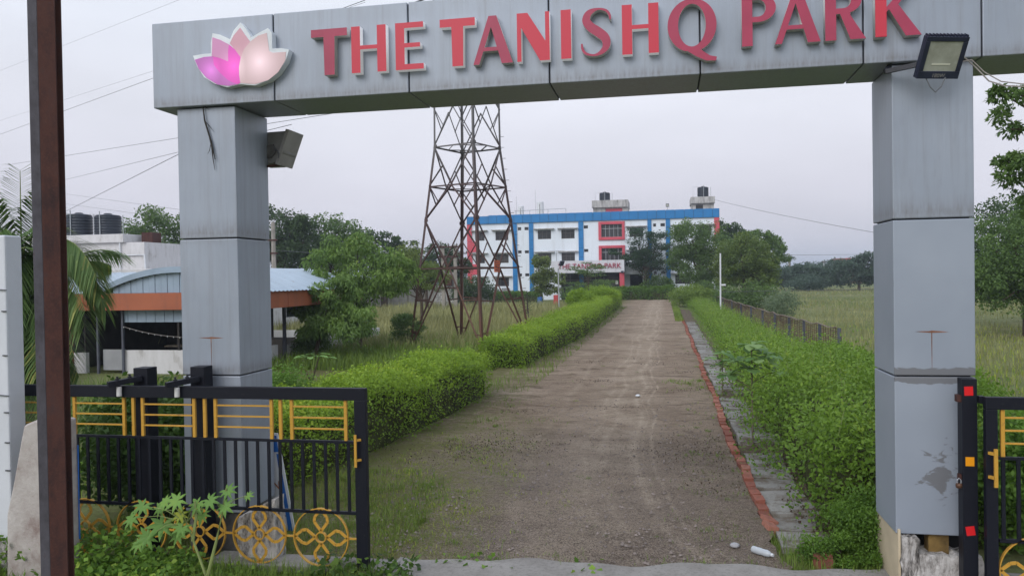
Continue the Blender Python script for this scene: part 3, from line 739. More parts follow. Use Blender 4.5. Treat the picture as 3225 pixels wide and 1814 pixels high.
# --- raised letters
T0 = .086
def glyph(ch, w, h):
    t_, n_ = T0, .036
    if ch == 'T': return [[(0, h), (0, h-.072), (w*.5-.055, h-.072), (w*.5-.05, 0), (w*.5+.05, 0), (w*.5+.055, h-.072), (w, h-.072), (w, h)]]
    if ch == 'H': return [[(0, 0), (t_, 0), (t_, h*.5), (w-t_, h*.5), (w-t_, 0), (w, 0), (w, h), (w-t_, h), (w-t_, h*.5+n_), (t_, h*.5+n_), (t_, h), (0, h)]]
    if ch == 'E': return [[(0, 0), (w, 0), (w, .05), (t_, .05), (t_, h*.47), (w*.88, h*.47), (w*.88, h*.47+.04), (t_, h*.47+.04), (t_, h-.05), (w, h-.05), (w, h), (0, h)]]
    if ch == 'A': return [[(0, 0), (w*.15, 0), (w*.26, h*.27), (w*.63, h*.27), (w*.72, 0), (w, 0), (w*.60, h), (w*.40, h)], [(w*.29, h*.35), (w*.46, h*.77), (w*.60, h*.35)]]
    if ch == 'N': return [[(0, 0), (w*.13, 0), (w*.13, h*.70), (w*.70, 0), (w, 0), (w, h), (w*.87, h), (w*.87, h*.40), (w*.33, h), (0, h)]]
    if ch == 'I': return [[(0, 0), (w, 0), (w, h), (0, h)]]
    if ch in 'PR':
        hb = h*.46 if ch == 'P' else h*.50; r_ = (h-hb)/2; cxo = t_+(w-t_)*.25; rx = (w if ch == 'P' else w*.9)-cxo
        arc = [(cxo+rx*math.cos(a), hb+r_+r_*math.sin(a)) for a in np.linspace(-math.pi/2, math.pi/2, 18)]
        irx, ir = rx-t_*.95, r_-.045
        hole = [(t_, h-.045)]+[(cxo+irx*math.cos(a), hb+r_+ir*math.sin(a)) for a in np.linspace(math.pi/2, -math.pi/2, 16)]+[(t_, hb+.045)]
        if ch == 'P': return [[(0, 0), (t_, 0), (t_, hb)]+arc+[(0, h)], hole]
        return [[(0, 0), (t_, 0), (t_, hb), (t_+.03, hb), (w*.62, 0), (w, 0), (w*.62, hb*.93)]+arc[2:]+[(0, h)], hole]
    if ch == 'K': return [[(0, 0), (t_, 0), (t_, h*.46), (t_+.02, h*.52), (w*.66, 0), (w, 0), (t_+.09, h*.6), (w*.86, h), (w*.70, h), (t_, h*.56), (t_, h), (0, h)]]
    if ch == 'Q':
        zc = h*.58; rz = h*.42
        o_ = [(w*.5+w*.5*math.cos(a), zc+rz*math.sin(a)) for a in np.linspace(0, 2*math.pi, 48, endpoint=False)]
        i_ = [(w*.5+(w*.5-.088)*math.cos(a), zc+(rz-.045)*math.sin(a)) for a in np.linspace(0, 2*math.pi, 40, endpoint=False)]
        tail = [(w*.40, h*.18), (w*.58, h*.085), (w*.78, h*.01), (w*.98, 0), (w*1.0, h*.06), (w*.86, h*.085), (w*.74, h*.15), (w*.66, h*.205)]
        # join the tail into the outer outline
        k0 = min(range(48), key=lambda k: (o_[k][0]-w*.66)**2+(o_[k][1]-h*.19)**2 if o_[k][1] < zc else 9)
        k1 = min(range(48), key=lambda k: (o_[k][0]-w*.38)**2+(o_[k][1]-h*.18)**2 if o_[k][1] < zc else 9)
        out = o_[:k1+1]+tail+o_[k0:]
        return [out, i_]
    if ch == 'S':
        ctl = [(.93, .735, .028), (.91, .83, .040), (.80, .925, .040), (.56, .965, .035), (.30, .90, .10), (.20, .76, .13), (.32, .62, .145), (.56, .5, .155), (.77, .37, .145), (.80, .21, .12), (.66, .09, .075), (.44, .035, .035), (.19, .075, .04), (.08, .17, .04), (.06, .28, .028)]
        P_ = np.array(ctl); n = len(P_); path = []
        for i in range(n-1):
            p0, p1, p2, p3 = P_[max(i-1, 0)], P_[i], P_[i+1], P_[min(i+2, n-1)]
            for u in np.linspace(0, 1, 6, endpoint=False):
                path.append(.5*((2*p1)+(-p0+p2)*u+(2*p0-5*p1+4*p2-p3)*u*u+(-p0+3*p1-3*p2+p3)*u**3))
        path.append(P_[-1]); path = np.array(path)*np.array([w, h, h*.62])
        d = np.gradient(path[:, :2], axis=0); d /= np.linalg.norm(d, axis=1)[:, None]; nn = np.stack([-d[:, 1], d[:, 0]], 1)
        return [list(map(tuple, path[:, :2]+nn*path[:, 2:3]))+list(map(tuple, (path[:, :2]-nn*path[:, 2:3])[::-1]))]
def letter_mesh(ch, w, h, depth):
    me = curve_shape(glyph(ch, w, h), depth)
    me.polygons.foreach_set('material_index', [0 if p.normal.y < -.7 else 1 for p in me.polygons]); return me
sign = [('T', -3.20, -2.845, 0), ('H', -2.805, -2.47, 1), ('E', -2.38, -2.115, 1), ('T', -1.96, -1.635, 1), ('A', -1.655, -1.295, 0), ('N', -1.255, -.965, 1),
        ('I', -.865, -.775, 1), ('S', -.70, -.415, 0), ('H', -.335, -.025, 1), ('Q', .05, .455, 0), ('P', .66, .935, 0), ('A', .925, 1.285, 0), ('R', 1.32, 1.635, 0), ('K', 1.705, 2.055, 0)]
for ch, a, b, lit in sign:
    z0, hh = (4.50, .535) if ch == 'Q' else (4.60, .425)
    me = letter_mesh(ch, b-a, hh, .075)
    me.transform(Matrix.Translation((a, 6.935, z0)))
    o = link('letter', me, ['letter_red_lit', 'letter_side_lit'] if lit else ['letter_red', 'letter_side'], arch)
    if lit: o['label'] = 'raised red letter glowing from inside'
q = BX(1.705, 1.705+T0, 6.930, 6.936, 4.602, 5.023).build('lit_stem', 'letter_red_lit', arch)
# --- lotus emblem
ox, oz = -3.92, 4.84
OUT = [(-.49,.03),(-.39,.04),(-.30,.04),(-.30,.14),(-.28,.23),(-.20,.21),(-.10,.16),(-.06,.24),(.01,.31),(.07,.24),(.12,.16),(.20,.20),(.29,.235),(.33,.19),(.33,.04),(.42,.04),(.50,.02),(.46,-.09),(.38,-.19),(.29,-.25),(.15,-.29),(0,-.27),(-.14,-.29),(-.27,-.25),(-.38,-.18),(-.45,-.07)]
me = curve_shape([[(ox+x, oz+z) for x, z in OUT]], .08); me.transform(Matrix.Translation((0, 6.932, 0))); emb = link('lotus_emblem', me, 'emblem_white', arch)
PET = dict(petal_purple=[(-.47,-.01),(-.37,.01),(-.28,.01),(-.27,-.07),(-.21,-.15),(-.12,-.23),(-.08,-.25),(-.03,-.27),(-.12,-.28),(-.24,-.26),(-.35,-.19),(-.43,-.10)],
    petal_magenta=[(-.28,.01),(-.21,-.01),(-.12,-.05),(-.06,-.11),(-.01,-.18),(0,-.26),(-.03,-.27),(-.08,-.25),(-.12,-.23),(-.21,-.15),(-.27,-.07)],
    petal_lilac=[(-.28,.19),(-.2,.16),(-.11,.11),(-.12,.04),(-.12,-.05),(-.21,-.01),(-.29,.01)],
    petal_magenta2=[(-.11,.11),(-.05,.06),(.01,-.02),(-.01,-.11),(-.01,-.18),(-.06,-.11),(-.12,-.05),(-.12,.04)],
    petal_rose=[(-.10,.12),(-.06,.19),(.01,.26),(.05,.2),(.11,.12),(.05,.06),(.01,-.02),(-.05,.06)],
    petal_pale=[(.11,.12),(.19,.17),(.28,.19),(.30,.02),(.34,0),(.47,0),(.46,-.08),(.39,-.18),(.29,-.25),(.15,-.28),(0,-.26),(-.01,-.18),(-.01,-.11),(.01,-.02),(.05,.06)])
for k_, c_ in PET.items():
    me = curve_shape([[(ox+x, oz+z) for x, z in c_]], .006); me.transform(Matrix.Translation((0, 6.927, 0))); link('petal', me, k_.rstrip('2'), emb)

# --- floodlights, twig, cable
def floodlight(name, label, C, ax_r, ax_u, w, h, d, body, glass=True, txt=False):
    """rectangular LED floodlight: finned body, glass, U-bracket; ax_r/ax_u are the in-face axes"""
    rt = thing(name, label, 'floodlight', C); C = Vector(C); r_ = Vector(ax_r).normalized(); u_ = Vector(ax_u); u_ = (u_-r_*u_.dot(r_)).normalized(); n_ = r_.cross(u_)   # n_ points out of the lens
    def slab(mb, x0, x1, y0, y1, z0, z1):
        return mb.add([C+r_*x+u_*y+n_*z for x, y, z in ((x0,y0,z0),(x1,y0,z0),(x1,y1,z0),(x0,y1,z0),(x0,y0,z1),(x1,y0,z1),(x1,y1,z1),(x0,y1,z1))],
                      [(0,3,2,1),(4,5,6,7),(0,1,5,4),(1,2,6,5),(2,3,7,6),(3,0,4,7)])
    m = MB(); slab(m, -w/2, w/2, -h/2, h/2, -d, -.004)
    f_ = w*.11
    slab(m, -w/2, w/2, h/2-f_, h/2, -.003, .012); slab(m, -w/2, w/2, -h/2, -h/2+f_*1.6, -.003, .012); slab(m, -w/2, -w/2+f_, -h/2+f_*1.6, h/2-f_, -.003, .012); slab(m, w/2-f_, w/2, -h/2+f_*1.6, h/2-f_, -.003, .012)
    bevel(m.build('housing', body, rt), .004)
    m = MB()
    for i in range(12):
        x = -w/2+w*(i+.5)/12; slab(m, x-w*.012, x+w*.012, h/2-.002, h/2+.014, -d, .008)
    m.build('fins', body, rt)
    if glass:
        m = MB(); slab(m, -w/2+f_, w/2-f_, -h/2+f_*1.6, h/2-f_, -.002, .004); m.build('lens', 'lamp_glass', rt)
        m = MB(); slab(m, -w*.22, w*.22, -h*.17, -h*.13, .005, .007); m.build('led_strip', 'lamp_led', rt)
    return rt, C, r_, u_, n_
fl, C, r_, u_, n_ = floodlight('floodlight', 'dark blue floodlight with pale glass at the top of the scarred pillar', (2.15, 6.76, 4.36), (.32, .075, -.004), (.050, -.15, .28), .335, .325, .05, 'floodlight_body')
q = MB(); q.bar((1.80, 7.0, 4.335), (2.02, 6.88, 4.35), .035); q.bar((1.80, 7.0, 4.335), (1.86, 7.10, 4.40), .035); q.build('bracket', 'black_paint', fl)
q = MB(); q.tube([(2.05, 6.82, 4.22), (2.08, 6.82, 4.15), (2.12, 6.83, 4.11), (2.16, 6.82, 4.15), (2.19, 6.82, 4.22)], .005, 5); q.build('cable_loop', 'wire_dark', fl)
txo = bpy.data.curves.new('wattage', 'FONT'); txo.body = '180W'; txo.size = .042; txo.align_x = 'CENTER'; txo.extrude = .0008
tob = bpy.data.objects.new('t', txo); me = bpy.data.meshes.new_from_object(tob); bpy.data.objects.remove(tob); bpy.data.curves.remove(txo)
Mx = Matrix.Identity(4)
for i in range(3): Mx[i][0] = r_[i]; Mx[i][1] = u_[i]; Mx[i][2] = n_[i]; Mx[i][3] = (C-u_*.150+n_*.0132)[i]
me.transform(Mx); link('wattage_print', me, 'floodlight_grey', fl)
q = MB(); q.tube([(2.28, 6.95, 4.35), (2.36, 6.93, 4.40), (2.45, 6.95, 4.32), (2.55, 6.95, 4.20), (2.66, 6.95, 4.155), (2.80, 6.95, 4.14), (3.1, 6.95, 4.25), (3.5, 7.0, 4.40)], .006, 5)
q.tube([(2.30, 6.95, 4.36), (2.42, 6.93, 4.37), (2.52, 6.95, 4.27), (2.64, 6.95, 4.19), (2.80, 6.95, 4.16), (3.1, 6.95, 4.27), (3.5, 7.0, 4.41)], .005, 5)
tag(q.build('loose_cable', 'cable_pale', None, (2.28, 6.95, 4.35)), 'pale loose cable sagging from the floodlight past the right pillar', 'cable')
fl2 = thing('floodlight', 'grey floodlight head with slanted front, sticking out behind the left pillar', 'floodlight', (-3.98, 7.86, 4.1))
q = MB(); q.prism([(-4.20, 3.93), (-4.01, 3.93), (-3.90, 4.04), (-3.87, 4.268), (-4.20, 4.262)], 7.72, 8.02); bevel(q.build('housing', 'floodlight_grey', fl2), .012)
q = MB(); q.add([(-3.985, 7.70, 3.925), (-3.955, 7.70, 3.915), (-3.815, 7.70, 4.275), (-3.855, 7.70, 4.283), (-3.985, 8.04, 3.925), (-3.955, 8.04, 3.915), (-3.815, 8.04, 4.275), (-3.855, 8.04, 4.283)], [(0,1,2,3),(7,6,5,4),(0,4,5,1),(1,5,6,2),(2,6,7,3),(3,7,4,0)]); bevel(q.build('rim', 'floodlight_body2', fl2), .004)
q = MB(); q.prism([(-4.16, 3.99), (-4.03, 3.99), (-3.97, 4.05), (-4.0, 4.13), (-4.16, 4.10)], 7.69, 7.719); q.build('driver_box', 'dark_concrete', fl2)
q = MB(); q.bar((-4.06, 7.68, 3.90), (-3.96, 7.80, 3.93), .025); q.build('bracket', 'rust', fl2)
q = MB(); q.tube([(-3.98, 7.685, 4.10), (-3.93, 7.69, 4.03), (-3.94, 7.69, 3.98)], .006, 5); q.build('lead', 'wire_dark', fl2)
q = MB(); tw = [(-4.39, 7.05, 4.40), (-4.372, 7.045, 4.27), (-4.34, 7.05, 4.16), (-4.31, 7.05, 4.06), (-4.27, 7.045, 3.89)]
q.tube(tw, [.006, .008, .009, .008, .004], 5); q.tube([tw[2], (-4.31, 7.055, 4.02), (-4.295, 7.05, 3.9), (-4.28, 7.055, 3.79)], [.006, .006, .005, .002], 5)
q.tube([tw[1], (-4.33, 7.055, 4.22), (-4.28, 7.05, 4.16)], [.004, .003, .001], 4); q.tube([tw[3], (-4.33, 7.05, 3.98), (-4.35, 7.05, 3.95)], [.003, .003, .001], 4); q.tube([tw[0], (-4.365, 7.05, 4.405), (-4.34, 7.05, 4.39)], [.006, .005, .003], 4)
tag(q.build('dry_twig', 'dry_twig', None, (-4.39, 7.05, 4.40)), 'dry dead creeper stem clinging to the left pillar below the lotus', 'dead twig')

# ================================================================== GATES AND POSTS
def gate_parts(rt, x0, x1, y, ladders, singles, bars, rings, endx, zt=1.73):
    """x0..x1 clear width; black tube frame, yellow ladders, black bars, yellow ring band"""
    B = 'gate_black'; Yl = 'yellow_paint'
    bevel(BX(x0, x1, y-.03, y+.03, 1.62, zt).build('top_rail', B, rt), .004)
    for a, b in endx: bevel(BX(a, b, y-.03, y+.03, .08, 1.6195).build('stile', B, rt), .004)
    BX(x0+.1, x1-.1, y-.012, y+.012, 1.228, 1.252).build('middle_rail', B, rt)
    BX(x0+.1, x1-.1, y-.014, y+.014, .585, .612).build('lower_rail', B, rt)
    for a, b in ladders:
        for x in (a, b): BX(x-.014, x+.014, y-.012, y+.012, 1.2525, 1.6195).build('yellow_upright', Yl, rt)
        for z in (1.355, 1.455, 1.555): BX(a+.0145, b-.0145, y-.007, y+.007, z-.007, z+.007).build('yellow_rung', Yl, rt)
    for x in singles: BX(x-.014, x+.014, y-.012, y+.012, 1.2525, 1.6195).build('yellow_upright', Yl, rt)
    me = None
    for x in bars:
        if me is None: me = BX(-.013, .013, -.009, .009, .6125, 1.2275).mesh('bar'); me.materials.append(MAT[B])
        o = bpy.data.objects.new('bar', me); COL.objects.link(o); o.parent = rt; o.location = Vector((x, y, 0))-wloc(rt)
    for i, cx in enumerate(rings):
        cz, r_ = .365, .222
        rg = MB().ring((cx, y, cz), .268, .028, .009, 36); 
        o = rg.build('ring', Yl, rt)
        for v in range(1): pass
        q = MB().ring((cx, y, cz), .052, .03, .010, 16); q.build('hub_ring', Yl, o)
        for k in range(4):
            a = k*math.pi/2; c_, s_ = math.cos(a), math.sin(a); q = MB()
            pts = [(.055, 0), (.14, .065), (.185, .058), (.256, 0), (.185, -.058), (.14, -.065)]
            for p1, p2 in zip(pts, pts[1:]+pts[:1]):
                q.bar((cx+p1[0]*c_-p1[1]*s_, y, cz+p1[0]*s_+p1[1]*c_), (cx+p2[0]*c_-p2[1]*s_, y, cz+p2[0]*s_+p2[1]*c_), .026, .008, (0, 1, 0))
            q.build('petal_loop', Yl, o)
GY = 6.75
gate = thing('sliding_gate', 'black sliding gate with yellow ladder panels and a row of yellow flower rings', 'gate', (-4.5, GY, 0))
gate_parts(gate, -6.75, -2.65, GY, [(-4.90, -4.36), (-4.14, -3.575), (-3.375, -2.85), (-5.64, -5.10), (-6.4, -5.86)], [-5.0, -4.25, -3.485, -5.75],
           [-2.83-.1115*i for i in range(34)], [-3.11-.61*i for i in range(6)], [(-2.76, -2.65), (-6.75, -6.64)])
for i in range(6): BX(-3.11-.61*i+.2685, -3.11-.61*i+(.3415 if i else .349), GY-.008, GY+.008, .357, .373).build('ring_link', 'yellow_paint', gate)
q = MB(); q.bar((-2.735, 6.68, 1.03), (-2.735, 6.68, 1.32), .022, .014); q.bar((-2.735, 6.685, 1.27), (-2.70, 6.72, 1.27), .02); q.bar((-2.735, 6.685, 1.09), (-2.70, 6.72, 1.09), .02); q.build('handle', 'yellow_paint', gate)

def guide_post(x0, x1, ytop, label):
    rt = thing('guide_post', label, 'gate post', ((x0+x1)/2, 6.93, 0), 'guide posts of the sliding gate')
    bevel(BX(x0, x1, 6.85, 7.0, -.05, ytop).build('post', 'gate_black', rt), .005)
    q = MB(); q.bar((x0+.09, 6.845, 1.79), (x0-.10, 6.62, 1.755), .075, .05); bevel(q.build('arm', 'gate_black', rt), .004)
    for f_ in (.35, .72):
        p = Vector((x0+.09, 6.845, 1.79)).lerp(Vector((x0-.10, 6.62, 1.755)), f_)
        MB().lathe((p.x, p.y, p.z+.026), [(.02, 0), (.02, .014), (.011, .0142), (.011, .034)], 6).build('bolt', 'black_paint', rt)
    xr_ = x0-.035
    o = MB().lathe((xr_, 6.69, 1.635), [(.024, 0), (.024, .006), (.024, .085), (.024, .09)], 14).build('roller', 'letter_side', rt); smooth(o)
    MB().tube([(xr_, 6.69, 1.725), (xr_, 6.69, 1.77)], .010, 6).build('spindle', 'black_paint', rt)
guide_post(-5.07, -4.915, 1.885, 'black guide post with roller arm standing free left of the left pillar')
guide_post(-4.46, -4.315, 1.90, 'black guide post with roller arm standing in front of the left pillar')

gp = thing('gate_post', 'black square gate post with two red stickers and one amber sticker', 'gate post', (2.355, 6.9, 0))
bevel(BX(2.30, 2.41, 6.845, 6.955, -.05, 1.84).build('post', 'gate_black', gp), .005)
for (x, z, m_, a) in ((2.347, 1.745, 'sticker_red', .04), (2.352, 1.186, 'sticker_amber', 0), (2.352, .635, 'sticker_red', .16)):
    q = MB(); s_ = .032
    q.prism([(x+(i*s_)*math.cos(a)-j*.036*math.sin(a), z+(i*s_)*math.sin(a)*0+j*.036) if False else (x+i*s_+j*.012*math.sin(a)*3*-1, z+j*.036+i*s_*math.sin(a)) for i, j in ((-1, -1), (1, -1), (1, 1), (-1, 1))], 6.8432, 6.8448)
    q.build('sticker', m_, gp)
BX(2.268, 2.30, 6.86, 6.92, 1.655, 1.71).build('hinge_lug', 'rust', gp)
BX(2.4105, 2.45, 6.80, 6.86, 1.655, 1.71).build('hinge_lug', 'gate_black', gp)
BX(2.283, 2.2995, 6.87, 6.92, 1.03, 1.075).build('hasp', 'rust', gp)
q = thing('padlock', 'small brown padlock hanging from the gate post with the stickers', 'padlock', (2.28, 6.86, 1.0))
o = MB().lathe((2.278, 6.865, .965), [(.012, 0), (.024, .008), (.026, .028), (.02, .042)], 12).build('lock_body', 'padlock_brown', q); smooth(o)
MB().tube([(2.265, 6.865, 1.0), (2.263, 6.865, 1.03), (2.278, 6.865, 1.048), (2.293, 6.865, 1.03), (2.292, 6.865, 1.0)], .0045, 6).build('shackle', 'galv', q)

g2 = thing('swing_gate', 'black gate leaf with yellow handle and rungs, cut off at the right edge', 'gate', (3.4, GY, 0))
gate_parts(g2, 2.425, 4.6, GY, [(2.552, 3.09), (3.30, 3.84)], [3.19], [2.555+.108*i for i in range(19)], [2.785, 3.40, 4.01], [(2.425, 2.51), (4.52, 4.6)], 1.715)
BX(2.5105, 2.518, GY-.008, GY+.008, .357, .373).build('ring_link', 'yellow_paint', g2)
for x in (3.0525, 3.6675): BX(x, x+.079, GY-.008, GY+.008, .357, .373).build('ring_link', 'yellow_paint', g2)
q = MB(); q.bar((2.475, 6.67, 1.03), (2.475, 6.67, 1.325), .026, .016); q.bar((2.47, 6.675, 1.285), (2.445, 6.72, 1.285), .022); q.bar((2.47, 6.675, 1.10), (2.445, 6.72, 1.10), .022); q.build('handle', 'yellow_paint', g2)

# rusty steel pole in front of everything: rolled section seen on a corner
sp_ = thing('steel_pole', 'tall rusty brown steel pole with a grey flange, close to the camera', 'pole', (-3.87, 4.4, 0))
ang = R(24); ca, sa = math.cos(ang), math.sin(ang)
def rot(x, y): return (-3.838+.70*(x*ca-y*sa), 4.42+.70*(x*sa+y*ca))
def sec(mb, x0, x1, y0, y1):
    pts = [rot(x0, y0), rot(x1, y0), rot(x1, y1), rot(x0, y1)]
    return mb.add([(*p, -.1) for p in pts]+[(*p, 7.0) for p in pts], [(0,3,2,1),(4,5,6,7),(0,1,5,4),(1,2,6,5),(2,3,7,6),(3,0,4,7)])
bevel(sec(MB(), -.125, -.045, -.075, -.055).build('flange', 'steel_skin', sp_), .003)
bevel(sec(MB(), -.0445, .10, -.078, -.058).build('flange', 'rust', sp_), .003)
sec(MB(), -.02, .015, -.0575, .06).build('web', 'rust', sp_)
bevel(sec(MB(), -.10, .11, .0605, .08).build('flange', 'rust', sp_), .003)

wp = thing('white_post', 'whitewashed square post with wire ties at the left picture edge', 'post', (-6.3, 6.4, 0))
bevel(BX(-6.75, -6.005, 6.35, 6.55, .32, 3.17).build('post', 'white_board', wp), .015)
rough_block('footing', -6.8, -6.02, 6.3, 6.55, -.05, .32, 'old_plaster', wp, 11)
for z in (2.46, 2.05, 1.52, 1.24, .98):
    BX(-6.05, -6.0, 6.338, 6.348, z, z+.009).build('tie', 'black_paint', wp)
for z in (2.66, 1.68):
    MB().tube([(-6.7, 6.335, z+.03), (-6.3, 6.33, z+.02), (-5.99, 6.34, z)], .006, 5).build('wire_tie', 'wire_dark', wp)
sb = thing('wall_stub', 'short whitewashed masonry stub with a sloping flank behind the rusty pole', 'wall stub', (-5.5, 6.2, 0))
q = MB(); q.prism([(-5.84, -.05), (-5.25, -.05), (-5.26, 1.50), (-5.50, 1.505), (-5.62, 1.46), (-5.66, 1.3), (-5.74, .95), (-5.82, .65)], 6.1, 6.32)
bevel(q.build('masonry', 'stub_plaster', sb), .02)
MB().tube([(-5.245, 6.3, .4), (-5.24, 6.3, 1.25)], .006, 6).build('blue_pipe', 'board_blue', sb)

# leaning signboard by the left pillar
bd = thing('signboard', 'blue and white printed board leaning against the left pillar behind the gate', 'signboard', (-4.0, 7.8, 0))
def bp(x, z, y=0): return (x, 7.80-.06*(z-.1)+y, z)   # leans against the back of the pillar
def bpoly(name, pts, mat, off, th=.012):
    mb = MB(); n = len(pts); mb.add([bp(x, z, off) for x, z in pts]+[bp(x, z, off+th) for x, z in pts], [tuple(range(n)), tuple(range(2*n-1, n-1, -1))]+[(i, (i+1) % n, n+(i+1) % n, n+i) for i in range(n)]); return mb.build(name, mat, bd)
bpoly('board', [(-4.65, .02), (-3.885, .02), (-4.035, 1.10), (-4.65, 1.10)], 'white_metal', 0)
bpoly('blue_field', [(-4.6, .90), (-4.035, .90), (-4.05, 1.075), (-4.6, 1.075)], 'board_blue', -.003, .002)
bpoly('blue_stripe', [(-3.965, .04), (-3.915, .04), (-4.035, .88), (-4.06, .88)], 'board_blue', -.003, .002)
def printed(txt, x, z, size, mat, right=True):
    cu = bpy.data.curves.new('print', 'FONT'); cu.body = txt; cu.size = size; cu.align_x = 'RIGHT'; cu.extrude = .0006
    ob = bpy.data.objects.new('print', cu); me = bpy.data.meshes.new_from_object(ob); bpy.data.objects.remove(ob); bpy.data.curves.remove(cu)
    for v in me.vertices:
        xx, zz = v.co.x, v.co.y; v.co = Vector(bp(x+xx, z+zz, -.004+v.co.z))
    link('print', me, mat, bd)
printed('AN', -4.03, .50, .13, 'print_orange'); printed('S', -4.02, .27, .12, 'print_dark'); printed('ET', -3.98, .15, .10, 'print_dark')

# litter
bo = thing('plastic_bottle', 'crumpled clear plastic bottle lying at the edge of the dirt road', 'bottle', (.86, 7.72, .05))
q = MB().lathe((0, 0, 0), [(.004, 0), (.03, .004), (.034, .02), (.031, .05), (.035, .08), (.030, .12), (.034, .16), (.026, .19), (.012, .215)], 14)
me = q.mesh('bottle_body'); me.transform(Matrix.Translation((.78, 7.82, .085)) @ Matrix.Rotation(R(-42), 4, 'Z') @ Matrix.Rotation(R(90), 4, 'Y')); smooth(link('bottle_body', me, 'bottle_plastic', bo))
q = MB().lathe((0, 0, 0), [(.015, 0), (.015, .02)], 12); me = q.mesh('cap'); me.transform(Matrix.Translation((.78, 7.82, .085)) @ Matrix.Rotation(R(-42), 4, 'Z') @ Matrix.Rotation(R(90), 4, 'Y') @ Matrix.Translation((0, 0, .213))); link('cap', me, 'white_metal', bo)
def pebble(x, y, r, mat, label, cat):
    q = MB(); rn = random.Random(int(x*100)); q.lathe((x, y, 0), [(r*.6, 0), (r, r*.35), (r*.8, r*.7), (r*.3, r*.9)], 9); q.v = [(a+rn.uniform(-.1, .1)*r, b+rn.uniform(-.1, .1)*r, c_) for a, b, c_ in q.v]
    q.v = [(a, b, c_+.045) for a, b, c_ in q.v]
    tag(smooth(q.build('stone' if cat == 'stone' else 'litter', mat, None, (x, y, 0))), label, cat)
pebble(.63, 7.96, .05, 'stone', 'smooth pale grey stone on the dirt left of the plastic bottle', 'stone')
pebble(-.62, 17.56, .06, 'white_metal', 'white scrap of litter in the middle of the dirt road', 'litter')

# ================================================================== LATTICE TOWER
TC = Vector((-7.36, 29.67, 0)); rr = Vector((.971, .238, 0)); vv = Vector((-.238, .971, 0)); a10 = R(10)
dirs = [(-rr*math.cos(a10)-vv*math.sin(a10)), (-vv*math.cos(a10)+rr*math.sin(a10)), (rr*math.cos(a10)+vv*math.sin(a10)), (vv*math.cos(a10)-rr*math.sin(a10))]   # left, near, right, far
def hd(z): return 2.40-.1425*z if z < 7.7 else 1.303-.010*(z-7.7)
def nd(i, z): return TC+dirs[i % 4]*hd(z)+Vector((0, 0, z))
def md(i, z): return (nd(i, z)+nd(i+1, z))/2
tw_ = thing('lattice_tower', 'tall rusty steel lattice tower standing on four legs in the dry grass', 'transmission tower', tuple(TC))
TS = 'tower_steel'
for i in range(4):
    m = MB()
    inn = (dirs[(i+1) % 4]-dirs[i]).normalized()
    for z0, z1, w in ((-.1, 7.7, .095), (7.7, 16.5, .078)):
        m.angle(nd(i, z0) if z0 >= 0 else nd(i, 0)-Vector((0, 0, .1)), nd(i, z1), w, inn)
    m.build('leg', TS, tw_)
    for z in (4.9, 6.2, 3.1, 7.7):
        g_ = MB(); p = nd(i, z); 
        for j in (i, i-1):
            e_ = ((nd(j+1, z) if j == i else nd(j, z))-p).normalized()
            g_.add([p+e_*.01+Vector((0, 0, -.11)), p+e_*.16+Vector((0, 0, -.05)), p+e_*.16+Vector((0, 0, .05)), p+e_*.01+Vector((0, 0, .13))], [(0, 1, 2, 3)])
        if z in (4.9, 7.7): g_.build('gusset_plate', TS, tw_)
def br(p, q, w=.075):
    inn = (TC+Vector((0, 0, (p.z+q.z)/2)))-(p+q)/2
    if inn.length < .05: inn = Vector((0, 0, 1))
    MB().angle(p, q, w, inn).build('brace', TS, tw_)
def belt(p, q, w=.055): MB().angle(p, q, w, (0, 0, -1)).build('crossbar', TS, tw_)
L = lambda p, q, f: p.lerp(q, f)
for i in range(4):
    for z in (3.1, 6.2, 7.7): belt(nd(i, z), md(i, z)); belt(md(i, z), nd(i+1, z))
    for s_ in (0, 1):
        n_at = lambda z: nd(i+s_, z)
        br(md(i, 3.1), n_at(0.0), .062); br(md(i, 3.1), n_at(4.9), .062); br(n_at(4.9), md(i, 6.2), .058); br(md(i, 6.2), n_at(7.7), .055)
        f_ = .78; p = L(md(i, 3.1), n_at(0), f_); br(Vector((n_at(p.z).x, n_at(p.z).y, p.z)), p, .05)          # knee bar near the ground
        br(n_at(3.1), L(md(i, 3.1), n_at(4.9), .52), .042)
        br(n_at(6.2), L(n_at(4.9), md(i, 6.2), .5), .045); br(n_at(6.2), L(md(i, 6.2), n_at(7.7), .5), .045)
        br(L(md(i, 3.1), n_at(0), .40), n_at(1.9), .045)
    z = 7.7
    while z < 16:
        z2 = z+1.45; br(nd(i, z), md(i, z2), .042); br(nd(i+1, z), md(i, z2), .042); br(nd(i, z2), L(nd(i, z), md(i, z2), .5), .035); br(nd(i+1, z2), L(nd(i+1, z), md(i, z2), .5), .035)
        z = z2
for z in (6.2, 7.7):
    for i in range(4): belt(md(i, z), md(i+1, z), .035)
for k in range(18):
    z = 1.0+k*.42; p = nd(2, z); MB().tube([p, p+dirs[2]*.13+Vector((0, 0, .004))], .010, 5, True).build('step_bolt', TS, tw_)
for sgn in (-1, 1):     # cross-arm, its tip just shows above the arch
    tip = TC+rr*sgn*3.4+Vector((0, 0, 12.75)); j = 0 if sgn < 0 else 2
    for q in (nd(j, 12.2), nd(j, 13.4), nd(1, 12.4), nd(3, 12.4)): br(q, tip, .06)
    ins = MB()
    for k in range(6): ins.lathe((tip.x, tip.y, tip.z-.2-.16*k), [(.03, 0), (.11, .03), (.03, .10)], 8)
    ins.build('insulator', 'dark_concrete', tw_)
fc = nd(1, 3.1).lerp(nd(2, 3.1), .40); e_ = (nd(2, 3.1)-nd(1, 3.1)).normalized(); o_ = Vector((e_.y, -e_.x, 0))*(.06)
pz = [fc+o_+e_*x+Vector((0, 0, z)) for x, z in ((-.18, .24), (.18, .24), (.18, -.20), (-.18, -.20))]
